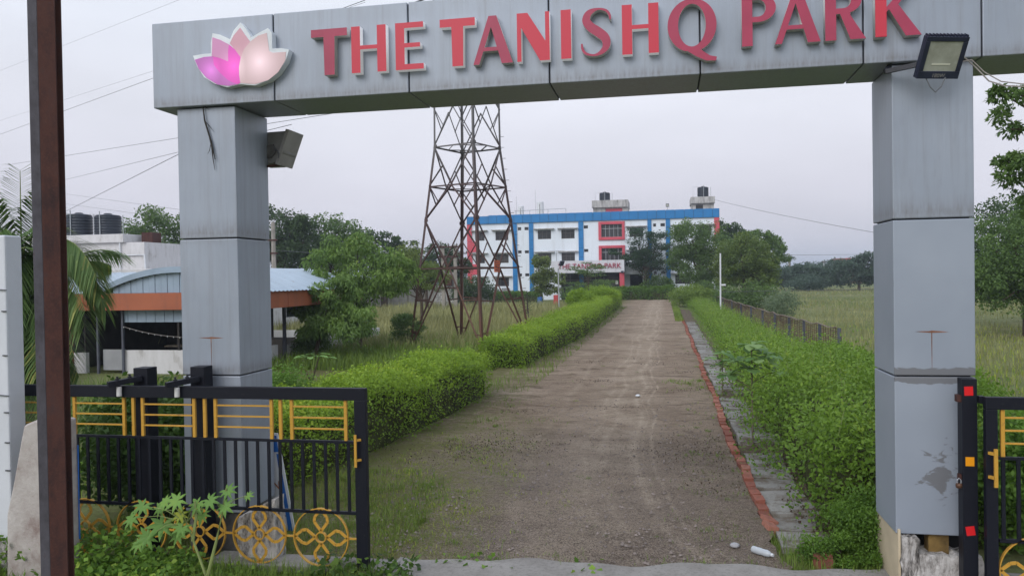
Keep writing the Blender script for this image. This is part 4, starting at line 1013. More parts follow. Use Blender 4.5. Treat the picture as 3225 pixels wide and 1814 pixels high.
q = MB(); q.add(pz+[p-o_*.3 for p in pz], [(0,1,2,3),(7,6,5,4),(0,3,7,4),(1,2,6,5),(0,1,5,4),(3,2,6,7)]); dp = q.build('danger_plate', 'danger_orange', tw_)
q = MB()
for (x0, x1, z0, z1) in ((-.14, .13, .15, .17), (-.10, .14, .06, .08), (-.15, .02, -.02, .01), (.03, .13, -.06, -.02), (-.13, -.02, -.13, -.09), (.02, .15, -.15, -.12)):
    q.add([fc+o_*1.05+e_*x+Vector((0, 0, z)) for x, z in ((x0, z0), (x1, z0), (x1, z1), (x0, z1))], [(0, 1, 2, 3)])
q.build('print', 'print_dark', dp)

# ================================================================== MAIN BUILDING
BY = 92.0
bl = thing('storey_building', 'white three storey building with blue cornice, blue pilasters and red window frames', 'building', (-8.5, BY, 0))
def wall_holes(x0, x1, z0, z1, holes, y0, y1):
    xs_ = sorted({x0, x1, *[h[0] for h in holes], *[h[1] for h in holes]}); zs_ = sorted({z0, z1, *[h[2] for h in holes], *[h[3] for h in holes]})
    mb = MB()
    for a, b in zip(zs_[:-1], zs_[1:]):
        run = None
        for c, d in zip(xs_[:-1], xs_[1:]):
            mxx, mz = (c+d)/2, (a+b)/2
            hole = any(h[0] < mxx < h[1] and h[2] < mz < h[3] for h in holes)
            if hole:
                if run: mb.box(run[0], run[1], y0, y1, a, b); run = None
            else: run = (run[0], d) if run else (c, d)
        if run: mb.box(run[0], run[1], y0, y1, a, b)
    return mb
rows = [(1.65, 2.67), (4.40, 5.43), (7.08, 8.12)]
cols = [(-22.1, -20.95), (-19.62, -18.08), (-14.56, -12.99), (-11.79, -10.23), (-3.93, -2.35), (1.13, 2.75), (3.7, 5.2)]
wins = [(a, b, r0, r1) for (r0, r1) in rows for (a, b) in cols if not (r0 < 3 and a > -15 and a < 0)]
vents = [(a, b, r0, r1) for (r0, r1) in ((2.78, 3.12), (5.48, 5.82), (8.18, 8.55)) for (a, b) in ((-16.93, -16.51), (-16.13, -15.64), (-9.16, -8.67), (-1.24, -.92), (-.43, .07)) if not (r0 < 3 and a > -15 and a < -5)]
big = [(-7.13, -4.77, 7.13, 8.59), (-7.13, -4.77, 4.42, 5.86)]
doorh = [(-11.9, -4.95, 0, 3.0), (-3.95, -2.5, 0, 2.75)]
wl_ = wall_holes(-23.0, 6.05, 0, 9.04, wins+vents+big+doorh, BY, BY+.25).build('wall', 'white_wall', bl)
q = MB(); q.box(-23.0, -22.75, BY+.251, 104, 0, 9.04); q.box(5.8, 6.05, BY+.251, 104, 0, 9.04); q.box(-22.75, 5.8, 103.7, 104, 0, 9.04); q.build('wall', 'white_wall', bl)
BX(-22.9, 5.95, BY+.1, 103.9, 9.045, 9.25).build('roof', 'stained_wall', bl)
BX(-22.74, 5.79, BY+4.0, BY+4.1, 0, 9.03).build('inner_partition', 'dark_wall', bl)
for a in (3.15, 6.1): BX(-22.74, 5.79, BY+.26, BY+3.99, a-.1, a+.1).build('floor_slab', 'dark_wall', bl)
def window(a, b, z0, z1, grid=True):
    f_ = MB(); y = BY+.12
    f_.box(a, a+.05, y, y+.06, z0, z1); f_.box(b-.05, b, y, y+.06, z0, z1); f_.box(a+.05, b-.05, y, y+.06, z0, z0+.05); f_.box(a+.05, b-.05, y, y+.06, z1-.05, z1)
    if grid:
        n = 3 if b-a > 1 else 1
        for k in range(1, n): x = a+(b-a)*k/n; f_.box(x-.02, x+.02, y+.005, y+.055, z0+.05, z1-.05)
        f_.box(a+.05, b-.05, y+.008, y+.05, z0+(z1-z0)*.62, z0+(z1-z0)*.62+.035)
    w_ = f_.build('window', 'window_frame', bl)
    BX(a+.05, b-.05, y+.062, y+.075, z0+.05, z1-.05).build('pane', 'window_dark', w_)
    return w_
for h in wins:
    w_ = window(*h)
    gq = MB()
    for k in range(1, 6): z = h[2]+(h[3]-h[2])*k/6; gq.box(h[0]+.02, h[1]-.02, BY+.06, BY+.075, z-.008, z+.008)
    gq.build('grille', 'window_frame', w_)
    bevel(BX(h[0]-.42, h[1]+.40, BY-.45, BY-.001, h[3]+.09, h[3]+.20).build('sunshade', 'stained_wall', bl), .02)
for h in vents: window(*h, grid=False)
for h in big:
    w_ = window(*h)
    gq = MB()
    for k in range(1, 5): x = h[0]+(h[1]-h[0])*k/5; gq.box(x-.02, x+.02, BY+.06, BY+.09, h[2], h[3])
    gq.box(h[0], h[1], BY+.055, BY+.095, h[2]+.95, h[2]+1.0); gq.build('grille', 'galv', w_)
def frame_red(a, b, z0, z1, i0, i1, iz0, iz1):
    f_ = MB(); 
    f_.box(a, i0, BY-.18, BY-.001, z0, z1); f_.box(i1, b, BY-.18, BY-.001, z0, z1); f_.box(i0, i1, BY-.18, BY-.001, iz1, z1); f_.box(i0, i1, BY-.18, BY-.001, z0, iz0)
    bevel(f_.build('red_window_frame', 'red_panel', bl), .02)
frame_red(-7.46, -4.46, 6.80, 8.90, -7.13, -4.77, 7.13, 8.59); frame_red(-7.46, -4.46, 4.05, 6.16, -7.13, -4.77, 4.42, 5.86)
# cornice panels
co = BX(-23.02, 6.0, BY-.16, BY-.001, 9.06, 9.95).build('cornice', 'joint', bl)
x = -23.05
while x < 6.0:
    x2 = min(x+(.56 if x < -23 else 1.03), 6.06); up_ = .0 if x < -20.6 else .10
    if x2-x > .1: bevel(BX(x+.015, x2-.015, BY-.2, BY-.1, 9.045, 9.93+up_).build('panel', 'blue_panel', co), .01)
    x = x2
BX(-23.06, -22.9, BY-.0995, 104.02, 9.05, 9.93).build('panel', 'blue_panel_dark', co); BX(5.92, 6.08, BY-.0995, 104.02, 9.05, 10.03).build('panel', 'blue_panel_dark', co)
for a, b in ((-17.57, -17.02), (-15.59, -15.07), (-9.77, -9.21), (-1.89, -1.44), (.16, .64)):
    pc = BX(a+.02, b-.02, BY-.08, BY-.001, .05, 9.03).build('pilaster', 'joint', bl); z = 9.04
    while z > .2: z2 = max(z-1.03, .05); BX(a, b, BY-.12, BY-.07, z2+.012, z-.012).build('panel', 'blue_panel', pc); z = z2
pc = BX(-23.0, -22.5, BY-.08, BY-.001, .05, 9.03).build('red_strip', 'joint', bl); z = 9.04
while z > .9: z2 = max(z-1.03, .6); BX(-23.05, -22.45, BY-.13, BY-.07, z2+.012, z-.012).build('panel', 'red_panel', pc); z = z2
for z0, z1 in ((5.75, 7.0), (3.07, 4.33)):
    zm = (z0+z1)/2
    for a, b in ((z0, zm-.01), (zm+.01, z1)): BX(-22.44, -21.87, BY-.13, BY-.001, a, b).build('panel', 'red_panel', pc)
BX(5.5, 6.06, BY-.13, BY-.001, 6.2, 9.03).build('red_strip', 'red_panel', bl)
# entrance canopy
cb = BX(-12.45, -4.42, 88.1, BY-.2, 3.10, 4.38).build('canopy', 'stained_wall', bl)
n = 9
for i in range(n):
    a = -12.5+(8.11)*i/n; b = -12.5+8.11*(i+1)/n; bevel(BX(a+.012, b-.012, 88.0, 88.09, 3.06, 4.42).build('panel', 'canopy_panel', cb), .01)
BX(-4.415, -4.38, 88.0, BY-.2, 3.06, 4.42).build('panel', 'canopy_panel', cb)
cu = bpy.data.curves.new('sign', 'FONT'); cu.body = 'THE TANISHQ PARK'; cu.size = .93; cu.extrude = .05
ob = bpy.data.objects.new('sign', cu); me = bpy.data.meshes.new_from_object(ob); bpy.data.objects.remove(ob); bpy.data.curves.remove(cu)
vx = np.array([v.co[:] for v in me.vertices]); sxx = 6.96/(vx[:, 0].max()-vx[:, 0].min()); szz = .66/(vx[:, 1].max()-vx[:, 1].min())
for v in me.vertices: v.co = Vector((-11.68+(v.co.x-vx[:, 0].min())*sxx, 87.95-v.co.z, 3.42+(v.co.y-vx[:, 1].min())*szz))
link('sign_lettering', me, 'letter_red', cb)
for x in (-4.92,):
    pc = BX(x, x+.52, 88.15, 88.65, 0, 3.05).build('red_column', 'red_panel', bl)
q = MB()
for i in range(8): x = -11.85+.98*i; q.box(x-.03, x+.03, BY+.3, BY+.36, 0, 3.0)
q.box(-11.9, -4.95, BY+.3, BY+.36, 2.2, 2.28); dw = q.build('entrance_glazing', 'window_frame', bl)
BX(-11.9, -4.95, BY+.37, BY+.39, .02, 2.99).build('pane', 'window_dark', dw)
dr = BX(-6.3, -5.1, 89.2, 89.26, .05, 2.9).build('door', 'dark_wall', bl); BX(-5.42, -5.14, 89.185, 89.199, 1.75, 2.15).build('notice', 'paper', dr)
q = MB(); q.box(-4.37, -2.4, 90.3, 90.5, 2.85, 4.0); q.box(-4.37, -2.4, 90.501, BY-.001, 2.85, 2.98); q.box(-2.6, -2.4, 90.501, BY-.001, 2.98, 4.0); q.build('side_parapet', 'white_wall', bl)
q = MB(); q.lathe((-5.25, 88.0, 0), [], 3) if False else None
MB().box(-4.72, -4.44, 87.75, 87.95, 2.98, 3.2).build('lamp', 'floodlight_body', bl)
# stair heads on the roof
for (x0, x1, sx0, sx1, z1, zt, op) in ((-8.4, -4.25, -8.52, -4.2, 10.86, 11.72, (-6.9, -4.9)), (3.2, 5.75, 3.08, 5.84, 10.98, 11.75, (3.66, 4.5))):
    q = wall_holes(x0, x1, 9.251, z1, [(op[0], op[1], 9.6, z1-.12)], 96.0, 96.2); q.box(x0, x0+.2, 96.2005, 100, 9.251, z1); q.box(x1-.2, x1, 96.2005, 100, 9.251, z1); q.box(x0+.2005, x1-.2005, 99.8, 100, 9.251, z1)
    sh = q.build('stair_head', 'stained_wall', bl); bevel(BX(sx0, sx1, 95.6, 100.2, z1+.002, zt).build('parapet', 'stained_wall', sh), .03)
    BX(op[0], op[1], 96.1, 96.14, 9.6, z1-.12).build('door', 'red_panel' if x0 < 0 else 'window_dark', sh)
for x0, x1, zt in ((-17.61, -16.85, 11.39), (-15.25, -14.4, 11.81)):
    o = MB().lathe(((x0+x1)/2, 96, 9.251), [((x1-x0)/2, 0), ((x1-x0)/2, zt-9.3), ((x1-x0)/2-.05, zt-9.251)], 18).build('vent_stack', 'white_metal', bl); 
    BX((x0+x1)/2-.03, (x0+x1)/2+.03, 96-(x1-x0)/2-.02, 96-(x1-x0)/2+.02, 9.6, zt-.3).build('seam', 'window_frame', o)
    MB().tube([(x0-.15, 96, 9.25), (x0-.17, 96, zt+1.5 if zt > 11.5 else zt+1.2)], .02, 5).build('lightning_rod', 'galv', bl)
q = MB(); q.tube([(-17.7, 94, 10.62), (-11.4, 94, 10.75)], .03, 6)
for x in (-17.5, -15.8, -13.6, -11.45): q.tube([(x, 94, 9.25), (x, 94, 10.7)], .03, 6)
q.build('railing', 'galv', bl)
q = MB(); q.tube([(-13.3, 91.6, 5.72), (-10.9, 91.6, 5.60), (-10.5, 91.7, 5.62)], .02, 5); q.tube([(-12.35, 91.7, 5.66), (-12.35, 91.7, 4.45)], .02, 5); q.build('conduit', 'wire_dark', bl)
def tank(x, y, z, r, h, label, pipes=True, group=None):
    t_ = thing('water_tank', label, 'water tank', (x, y, z), group); prof = [(r*.97, 0)]
    for k in range(7): zz = h*.9*k/7; prof += [(r, zz+.01), (r, zz+h*.09), (r*.965, zz+h*.10), (r*.965, zz+h*.125)]
    prof += [(r, h*.9), (r*.85, h*.96), (r*.35, h)]
    smooth(MB().lathe((x, y, z), prof, 24).build('tank_body', 'tank_black', t_)).data
    MB().lathe((x, y, z+h*.985), [(r*.32, 0), (r*.32, .06), (r*.2, .09)], 14).build('lid', 'tank_black', t_)
    if pipes:
        q = MB(); q.tube([(x+.05, y-r-.04, z-.1), (x+.05, y-r-.04, z+h*1.12)], .03, 6); q.tube([(x+r+.25, y, z-.05), (x+r+.25, y, z+h*.95)], .025, 6); q.tube([(x-r-.5, y, z-.05), (x-r-.5, y, z+h*1.05), (x-r*.6, y, z+h*1.0)], .02, 6)
        q.build('pipe', 'galv', t_)
tank(-7.05, 97, 11.72, .65, 1.05, 'black ribbed water tank on the wider stair head, middle of the roof')
tank(4.55, 97, 11.75, .65, 1.28, 'black ribbed water tank on the stair head at the right end of the blue cornice')
t_ = thing('floodlight', 'small dark floodlight on the roof edge above the blue cornice', 'floodlight', (.38, 93.5, 10.0))
MB().box(.2, .57, 93.4, 93.55, 10.5, 10.88).build('housing', 'floodlight_body', t_); MB().box(.24, .53, 93.385, 93.398, 10.54, 10.82).build('lens', 'lamp_glass', t_); MB().tube([(.38, 93.5, 9.25), (.38, 93.5, 10.5)], .03, 6).build('stand', 'galv', t_)
t_ = thing('air_conditioner', 'grey air conditioner unit at the foot of the white wall behind the tower', 'air conditioner', (-18.4, 91.4, .9))
bevel(BX(-18.85, -17.95, 91.3, 91.7, .8, 1.45).build('casing', 'grey_sheet', t_), .02); o = MB().ring((-18.3, 91.29, 1.12), .24, .02, .02, 16).build('fan_guard', 'window_dark', t_); BX(-18.8, -18.0, 91.35, 91.99, .7, .798).build('shelf', 'galv', t_)

# ================================================================== SHED WITH VAULTED ROOF
pv = thing('shed', 'low open shed with orange fascia, blue vaulted roof and white dwarf walls', 'shed', (-14, 21.2, 0))
GX, HW = -13.95, 2.86
def vault_pts(z0, rise, n=20, hw=HW): 
    Rr = (hw*hw+rise*rise)/(2*rise); a0 = math.asin(hw/Rr); return [(GX+Rr*math.sin(a), z0+rise-Rr+Rr*math.cos(a)) for a in np.linspace(-a0, a0, n)]
# corrugated vault sheet
vs = []; fs = []; pts = vault_pts(2.40, .745, 25); nY = 120
for j in range(nY):
    y = 20.95+(28.5-20.95)*j/(nY-1); c_ = .022*(1 if (j % 4) in (1, 2) else 0)
    for (x, z) in pts: vs.append((x, y, z+c_))
k = len(pts)
for j in range(nY-1):
    for i in range(k-1): fs.append((j*k+i, j*k+i+1, (j+1)*k+i+1, (j+1)*k+i))
MB().add(vs, fs).build('roof', 'roof_sheet', pv)
# gable rim and cladding
q = MB(); top = vault_pts(2.40, .775, 25); low = vault_pts(2.40, .60, 25, HW-.30)
q.prism(top+[(x, max(z, 2.415)) for x, z in reversed(low)], 20.86, 20.97); q.build('gable_rim', 'pav_blue', pv)
for i in range(22):
    x = GX-2.2+i*.2
    zt_ = np.interp(x+.1, [p[0] for p in low], [p[1] for p in low])
    if zt_ > 2.47: BX(x+.006, x+.194, 20.99+(.012 if i % 2 else 0), 21.03, 2.415, zt_).build('gable_sheet', 'pav_blue', pv)
bevel(BX(-18.6, -11.21, 20.85, 20.95, 1.91, 2.41).build('fascia', 'pav_orange', pv), .01)
for a, b in ((20.96, 22.35), (22.37, 25.6), (25.62, 28.4)): bevel(BX(-11.31, -11.22, a, b, 1.91, 2.41).build('fascia', 'pav_orange', pv), .01)
BX(-18.5, -11.32, 20.96, 28.4, 2.30, 2.405).build('ceiling', 'dark_wall', pv)
for i in range(24):
    x = -15.98+i*.152
    if x+.15 < -12.3: BX(x+.004, x+.148, 21.2+(.01 if i % 2 else 0), 21.235, 1.54, 2.29).build('cladding_strip', 'pav_blue', pv)
for i in range(22):
    y = 24.35+i*.2
    BX(-12.30-(.01 if i % 2 else 0), -12.27, y+.005, y+.195, 1.50, 2.29).build('cladding_strip', 'pav_blue', pv)
BX(-15.95, -12.3, 21.22, 21.36, 0, .70).build('low_wall', 'low_wall', pv); BX(-18.5, -17.3, 21.22, 21.36, 0, .62).build('low_wall', 'low_wall', pv)
BX(-12.42, -12.28, 22.0, 23.7, 0, .66).build('low_wall', 'low_wall', pv); BX(-12.42, -12.28, 24.3, 33, 0, .60).build('low_wall', 'low_wall', pv)
BX(-18.5, -12.3, 32.9, 33.0, 0, .5).build('low_wall', 'low_wall', pv)
gt = BX(-16.74, -15.98, 21.26, 21.30, .1, .72).build('gate_panel', 'grey_sheet', pv)
for x in (-16.82, -15.97): BX(x-.03, x+.03, 21.12, 21.19, 0, 1.9).build('post', 'post_grey', pv)
for y in (24.22, 27.5): BX(-12.36, -12.26, y-.04, y+.04, .0, 2.3).build('post', 'post_grey', pv)
BX(-12.36, -12.28, 21.05, 21.13, 0, 2.3).build('post', 'post_grey', pv)
for y in (26.2,): BX(-12.35, -12.29, y-.03, y+.03, .6, 1.5).build('mullion', 'dark_wall', pv)
for x in (-17.35, -14.2): BX(x-.03, x+.03, 21.25, 21.3, .62, 1.9).build('mullion', 'dark_wall', pv)
BX(-18.5, -14.2, 27.0, 27.1, 0, 2.29).build('back_partition', 'dark_wall', pv); BX(-18.55, -18.505, 21.3, 28.4, 0, 2.3).build('side_partition', 'dark_wall', pv)
BX(-15.1, -12.6, 24.6, 25.6, 0, .75).build('counter', 'pole_concrete', pv)
for x in (-15.6, -14.7, -13.6): BX(x, x+.7, 22.6, 23.2, .68, .72).build('table', 'bark_pale', pv); BX(x+.3, x+.36, 22.88, 22.94, 0, .679).build('table_leg', 'post_grey', pv)
o = BX(-17.62, -17.36, 20.55, 20.8, 0, 1.9).build('column', 'pav_orange', pv)
q = MB(); pts = [Vector((-15.9, 21.1, 1.42)).lerp(Vector((-12.4, 21.1, 1.20)), u)+Vector((0, 0, -.42*u*(1-u)*1.9)) for u in np.linspace(0, 1, 18)]
q.tube(pts, .006, 4); ls = thing('string_lights', 'thin string of small white bulbs looped across the dark shed opening', 'string lights', (-14, 21.1, 1.3)); q.build('cord', 'cable_pale', ls)
for p in pts[::1]: MB().lathe((p.x, p.y, p.z-.04), [(.004, 0), (.012, .015), (.004, .035)], 6).build('bulb', 'white_metal', ls)

# second, older sheet roof left of it
s2 = thing('lean_to_roof', 'low pale corrugated roof behind the palm, left of the vaulted shed', 'shed', (-22, 27, 0))
vs = []; fs = []; nY = 60
for j in range(nY):
    x = -30+(12.0)*j/(nY-1); c_ = .025*(1 if j % 3 == 1 else 0)
    for i in range(10): f_ = i/9; vs.append((x, 24.5+6*f_, 2.2+1.0*math.sin(f_*1.35)+c_))
for j in range(nY-1):
    for i in range(9): fs.append((j*10+i, (j+1)*10+i, (j+1)*10+i+1, j*10+i+1))
MB().add(vs, fs).build('roof', 'roof_sheet', s2); BX(-30, -18.6, 24.7, 24.85, 0, 2.15).build('wall', 'low_wall', s2); BX(-30, -18.6, 30.2, 30.4, 0, 3.1).build('wall', 'low_wall', s2)

# white house with tanks
wh = thing('white_house', 'plain white house with stepped walls and two black roof tanks, left background', 'building', (-32, 40, 0))
BX(-46, -25.2, 36, 48, 0, 3.06).build('ground_floor', 'low_wall', wh); bevel(BX(-46.1, -21.0, 35.9, 36.15, 3.10, 3.42).build('parapet', 'low_wall', wh), .02); BX(-46.05, -21.05, 35.95, 36.12, 3.02, 3.098).build('drip_edge', 'window_dark', wh)
BX(-25.19, -21.0, 36.13, 48, 0, 3.08).build('ground_floor', 'low_wall', wh)
BX(-37, -28.72, 40, 46, 3.061, 5.02).build('upper_floor', 'low_wall', wh); bevel(BX(-37.1, -29.9, 39.8, 42, 5.021, 5.5).build('tank_platform', 'low_wall', wh), .03)
BX(-33, -28.9, 39.93, 39.99, 4.28, 4.33).build('ledge', 'stained_wall', wh)
q = MB(); q.tube([(-30.2, 39.9, 5.1), (-30.2, 39.9, 3.5)], .04, 6); q.tube([(-28.65, 39.9, 4.3), (-28.6, 39.9, 3.45)], .04, 6); q.tube([(-30.3, 39.9, 4.3), (-28.65, 39.9, 4.3)], .03, 6); q.build('pipe', 'white_metal', wh)
BX(-29.6, -28.9, 41, 41.8, 5.03, 5.62).build('rusty_box', 'rust', wh)
tank(-33.5, 40.8, 5.5, .72, 1.30, 'black roof tank on the white house, half hidden behind the palm fronds', True, None)
tank(-31.6, 40.8, 5.5, .72, 1.20, 'black roof tank on the white house, right one in clear view')

# ================================================================== WALLS, FENCE, POLES, WIRES
cw = thing('compound_wall', 'grey precast compound wall of stacked planks between posts, behind the light tree', 'wall', (-24, 78, 0))
for i in range(9):
    x0 = -31.6+i*1.55; y0 = 74.0+i*.62; x1 = x0+1.55; y1 = y0+.62
    MB().bar((x0, y0, 0), (x0, y0, 2.25), .16).build('post', 'pole_concrete', cw)
    if i < 8:
        for k in range(6): MB().bar((x0+.08, y0+.03, .2+.34*k), (x1-.08, y1-.03, .2+.34*k), .06, .325).build('plank', 'precast', cw)
jw = thing('screen_wall', 'low white perforated block wall at the left foot of the building', 'wall', (-19, 75, 0))
holes = [(-22.4+.34*i+(.17 if k % 2 else 0), -22.4+.34*i+.2+(.17 if k % 2 else 0), .28+.24*k, .40+.24*k) for i in range(9) for k in range(4)]
wall_holes(-22.5, -19.2, 0, 1.25, holes, 76, 76.15).build('perforated_panel', 'stained_wall', jw); BX(-19.19, -17.0, 75.98, 76.16, 0, 1.32).build('solid_panel', 'stained_wall', jw)

fn = thing('wire_fence', 'rusty wire mesh fence with grey posts and rope along its top', 'fence', (4.9, 26, 0))
FP = [(5.42, 24.0), (5.0, 29.3), (4.66, 36), (4.40, 44.5), (4.1, 58), (3.82, 76)]
def fpt(y): return float(np.interp(y, [p[1] for p in FP], [p[0] for p in FP]))
pys = [26.0, 28.2, 30.4, 33, 36, 39.5, 43.5, 48, 53, 59, 66, 76]
for y in pys: MB().box(fpt(y)-.045, fpt(y)+.04, y-.05, y+.05, 0, .97).build('post', 'post_grey', fn)
q = MB(); rn = random.Random(3)
for k in range(14):
    z = .08+.064*k; prev = None
    for y in np.arange(26, 76.1, 1.0):
        p = Vector((fpt(y)+.06, y, z+rn.uniform(-.012, .012)))
        if prev: q.bar(prev, p, .014, .022)
        prev = p
o = q.build('mesh_wires', 'mesh_rust', fn); o['kind'] = 'stuff'
q = MB()
y = 26.0
while y < 76: q.bar((fpt(y)+.055, y, .04), (fpt(y)+.055, y+.01, .95), .018); y += .2+y*.003
o = q.build('mesh_uprights', 'mesh_rust', fn); o['kind'] = 'stuff'
q = MB(); pts = []
for a, b in zip(pys[:-1], pys[1:]):
    for u in np.linspace(0, 1, 7, endpoint=False): y = a+(b-a)*u; pts.append((fpt(y)-.08, y, 1.0-.045*4*u*(1-u)+.02*math.sin(y*3)))
pts.append((fpt(76)-.08, 76, 1.0)); q.tube(pts, .022, 5); q.build('rope', 'rope', fn)

def pole(name, label, x, y, h, w, mat='pole_concrete', arms=(), group=None, ins=True):
    t_ = thing(name, label, 'utility pole', (x, y, 0), group)
    q = MB(); q.tube([(x, y, -.1), (x, y, h)], [w*.62, w*.42], 6); q.build('post', mat, t_)
    for z, L_ in arms:
        MB().bar((x-L_/2, y-.1, z), (x+L_/2, y-.1, z), .09).build('crossarm', 'rust', t_)
        if ins:
            for f_ in (-.45, -.15, .15, .45): MB().lathe((x+L_*f_, y-.1, z+.05), [(.02, 0), (.07, .05), (.05, .12), (.02, .18)], 7).build('insulator', 'dark_concrete', t_)
    return t_
pole('utility_pole', 'weathered concrete power pole peeking out behind the left pillar', -23.48, 45, 6.3, .28, arms=((5.2, .6), (4.4, .6)), ins=False)
hp = thing('transformer_pole', 'double concrete pole carrying a rusty transformer rack behind the tower', 'utility pole', (-17.6, 64, 0))
for x in (-18.15, -17.1): MB().box(x-.13, x+.13, 63.9, 64.1, 0, 5.45).build('post', 'pole_concrete', hp)
for z in (5.3, 4.5, 3.6, 1.9): MB().box(-18.5, -16.75, 63.78, 63.88, z-.06, z+.06).build('crossarm', 'rust', hp)
for x in (-18.3, -17.6, -16.9): MB().lathe((x, 63.8, 5.36), [(.03, 0), (.09, .06), (.06, .16), (.02, .24)], 7).build('insulator', 'dark_concrete', hp)
BX(-17.9, -17.35, 63.6, 63.78, 2.1, 3.0).build('fuse_box', 'rust', hp); BX(-18.05, -17.25, 63.95, 64.5, 2.0, 3.2).build('transformer', 'floodlight_grey', hp)
pole('utility_pole', 'thin pole with four side insulators behind the dark front legs of the tower', -17.05, 66, 5.1, .2, arms=((4.8, 1.0), (4.2, 1.2), (3.7, 1.0)))
pole('utility_pole', 'distant tall pole with short crossarm above the far treeline', 24.9, 170, 6.6, .3, arms=((6.2, 1.2),), ins=False)
pole('utility_pole', 'distant slim pole in front of the gap between the far trees', 27.9, 150, 4.8, .22, 'galv', arms=((4.5, .8),), ins=False)
mp_ = thing('light_pole', 'plain white pole with a small fixture, standing just behind the wire fence', 'pole', (3.3, 50, 0))
MB().tube([(3.3, 50, 0), (3.33, 50, 3.95)], .05, 8).build('post', 'white_metal', mp_); MB().box(3.36, 3.62, 49.9, 50.05, 1.98, 2.08).build('fixture', 'white_metal', mp_)
lp = thing('lamp_post', 'thin grey lamp post with a dark floodlight head in front of the canopy', 'lamp post', (-8.22, 62, 0))
MB().tube([(-8.22, 62, 0), (-8.22, 62, 3.35)], .055, 8).build('post', 'galv', lp); MB().bar((-8.0, 61.9, 3.55), (-7.85, 61.8, 3.9), .42, .12).build('lamp_head', 'floodlight_body', lp); MB().tube([(-8.22, 62, 3.3), (-7.95, 61.9, 3.55)], .03, 6).build('bracket', 'galv', lp)

def wire(a, b, sag, r, label):
    a, b = Vector(a), Vector(b); q = MB(); q.tube([a.lerp(b, u)+Vector((0, 0, -sag*4*u*(1-u))) for u in np.linspace(0, 1, 18)], r, 4)
    tag(q.build('overhead_wire', 'wire_dark', None, tuple(a)), label, 'overhead wire', 'overhead wires in the sky')
def ext(a, b, s0, s1):
    a, b = Vector(a), Vector(b); d = b-a; return a-d*s0, b+d*s1
WL = 'faint overhead wire high in the sky left of the arch'
for A, B, r, lab, s0, s1, sag in (
    ((-85.2, 90, 30.8), (-39.2, 60, 26.2), .012, 'topmost faint wire crossing the upper left corner of the sky', .3, .6, 0),
    ((-85.4, 90, 24.3), (-42.1, 60, 20.4), .012, 'faint wire just above the heavy one left of the lotus panel', .3, .6, 0),
    ((-85.4, 90, 22.5), (-42.1, 60, 19.8), .024, 'heavy wire running into the arch at the height of the lotus', .3, .6, 0),
    ((-50.6, 60, 13.74), (-15.87, 35, 10.41), .016, 'wire passing behind the left pillar and out under the beam', .5, .5, 0),
    ((-50.6, 60, 11.69), (-23.24, 35, 9.03), .013, 'wire meeting the left pillar above the steepest one', .5, .4, 0),
    ((-50.7, 60, 8.93), (-23.25, 35, 8.9), .020, 'steepest wire climbing from the roof tanks to the left pillar', .05, .4, 0),
    ((-75.9, 90, 14.39), (-39.9, 60, 8.82), .012, 'upper of two thin wires falling behind the tanks to the pillar', .3, .3, 0),
    ((-75.9, 90, 13.11), (-39.9, 60, 7.99), .012, 'lower of two thin wires falling behind the tanks to the pillar', .3, .3, 0)):
    p, q_ = ext(A, B, s0, s1); wire(p, q_, sag, r, lab)
wire((5.6, 93, 11.1), (18, 52, 4.0), .25, .016, 'thin wire sloping from the right roof tank down to the right pillar')
wire((24.9, 170, 6.3), (70, 165, 6.2), .2, .03, 'thin far wire strung from the tall distant pole')
wire((24.9, 169.8, 6.2), (3, 190, 6.0), .2, .03, 'thin far wire leading left from the tall distant pole')
wire((-26, 62, 3.4), (-17.6, 63.8, 5.3), .15, .014, 'sagging service wire ending at the transformer pole')
wire((-23.4, 45, 4.6), (-15, 60, 4.0), .1, .012, 'service wire leaving the pole behind the left pillar')
wire((3.3, 50, 1.6), (40, 62, 1.7), .05, .012, 'pale low wire from the white pole across the field')
fb = thing('distant_house', 'small peach house with red roof edge, just visible over the far trees', 'building', (43, 200, 0))
BX(40.5, 46, 200, 206, 0, 5.5).build('wall', 'peach_wall', fb); BX(40.3, 46.2, 199.7, 206, 5.51, 5.9).build('roof_edge', 'red_paint', fb)

# ================================================================== HEDGES AND SHRUBS
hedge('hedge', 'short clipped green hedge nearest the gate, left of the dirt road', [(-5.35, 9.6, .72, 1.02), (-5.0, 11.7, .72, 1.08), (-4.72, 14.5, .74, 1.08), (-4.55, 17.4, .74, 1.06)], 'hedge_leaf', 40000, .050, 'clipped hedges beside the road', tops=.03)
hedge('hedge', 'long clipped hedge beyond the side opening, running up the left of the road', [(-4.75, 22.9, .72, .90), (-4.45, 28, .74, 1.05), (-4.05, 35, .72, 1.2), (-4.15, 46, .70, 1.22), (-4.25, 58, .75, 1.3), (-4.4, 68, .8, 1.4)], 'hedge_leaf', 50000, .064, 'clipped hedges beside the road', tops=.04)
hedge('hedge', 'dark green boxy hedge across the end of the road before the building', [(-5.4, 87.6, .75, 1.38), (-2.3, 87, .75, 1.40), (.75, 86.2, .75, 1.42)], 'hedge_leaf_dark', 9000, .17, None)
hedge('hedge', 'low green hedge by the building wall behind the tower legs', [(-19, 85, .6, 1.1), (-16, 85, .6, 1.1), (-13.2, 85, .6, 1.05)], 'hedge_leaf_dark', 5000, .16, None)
hedge('hedge', 'shaggy light green hedge between the slab path and the wire fence', [(2.42, 8.5, .98, 1.02), (2.50, 11.5, 1.06, 1.12), (2.60, 15, 1.08, 1.0), (2.7, 20, 1.0, .72), (2.75, 30, .92, .60), (2.75, 45, .85, .56), (2.65, 66, .8, .60)], 'bush_leaf', 88000, .058, None, tops=.17, shoots=260, rough=2.4)
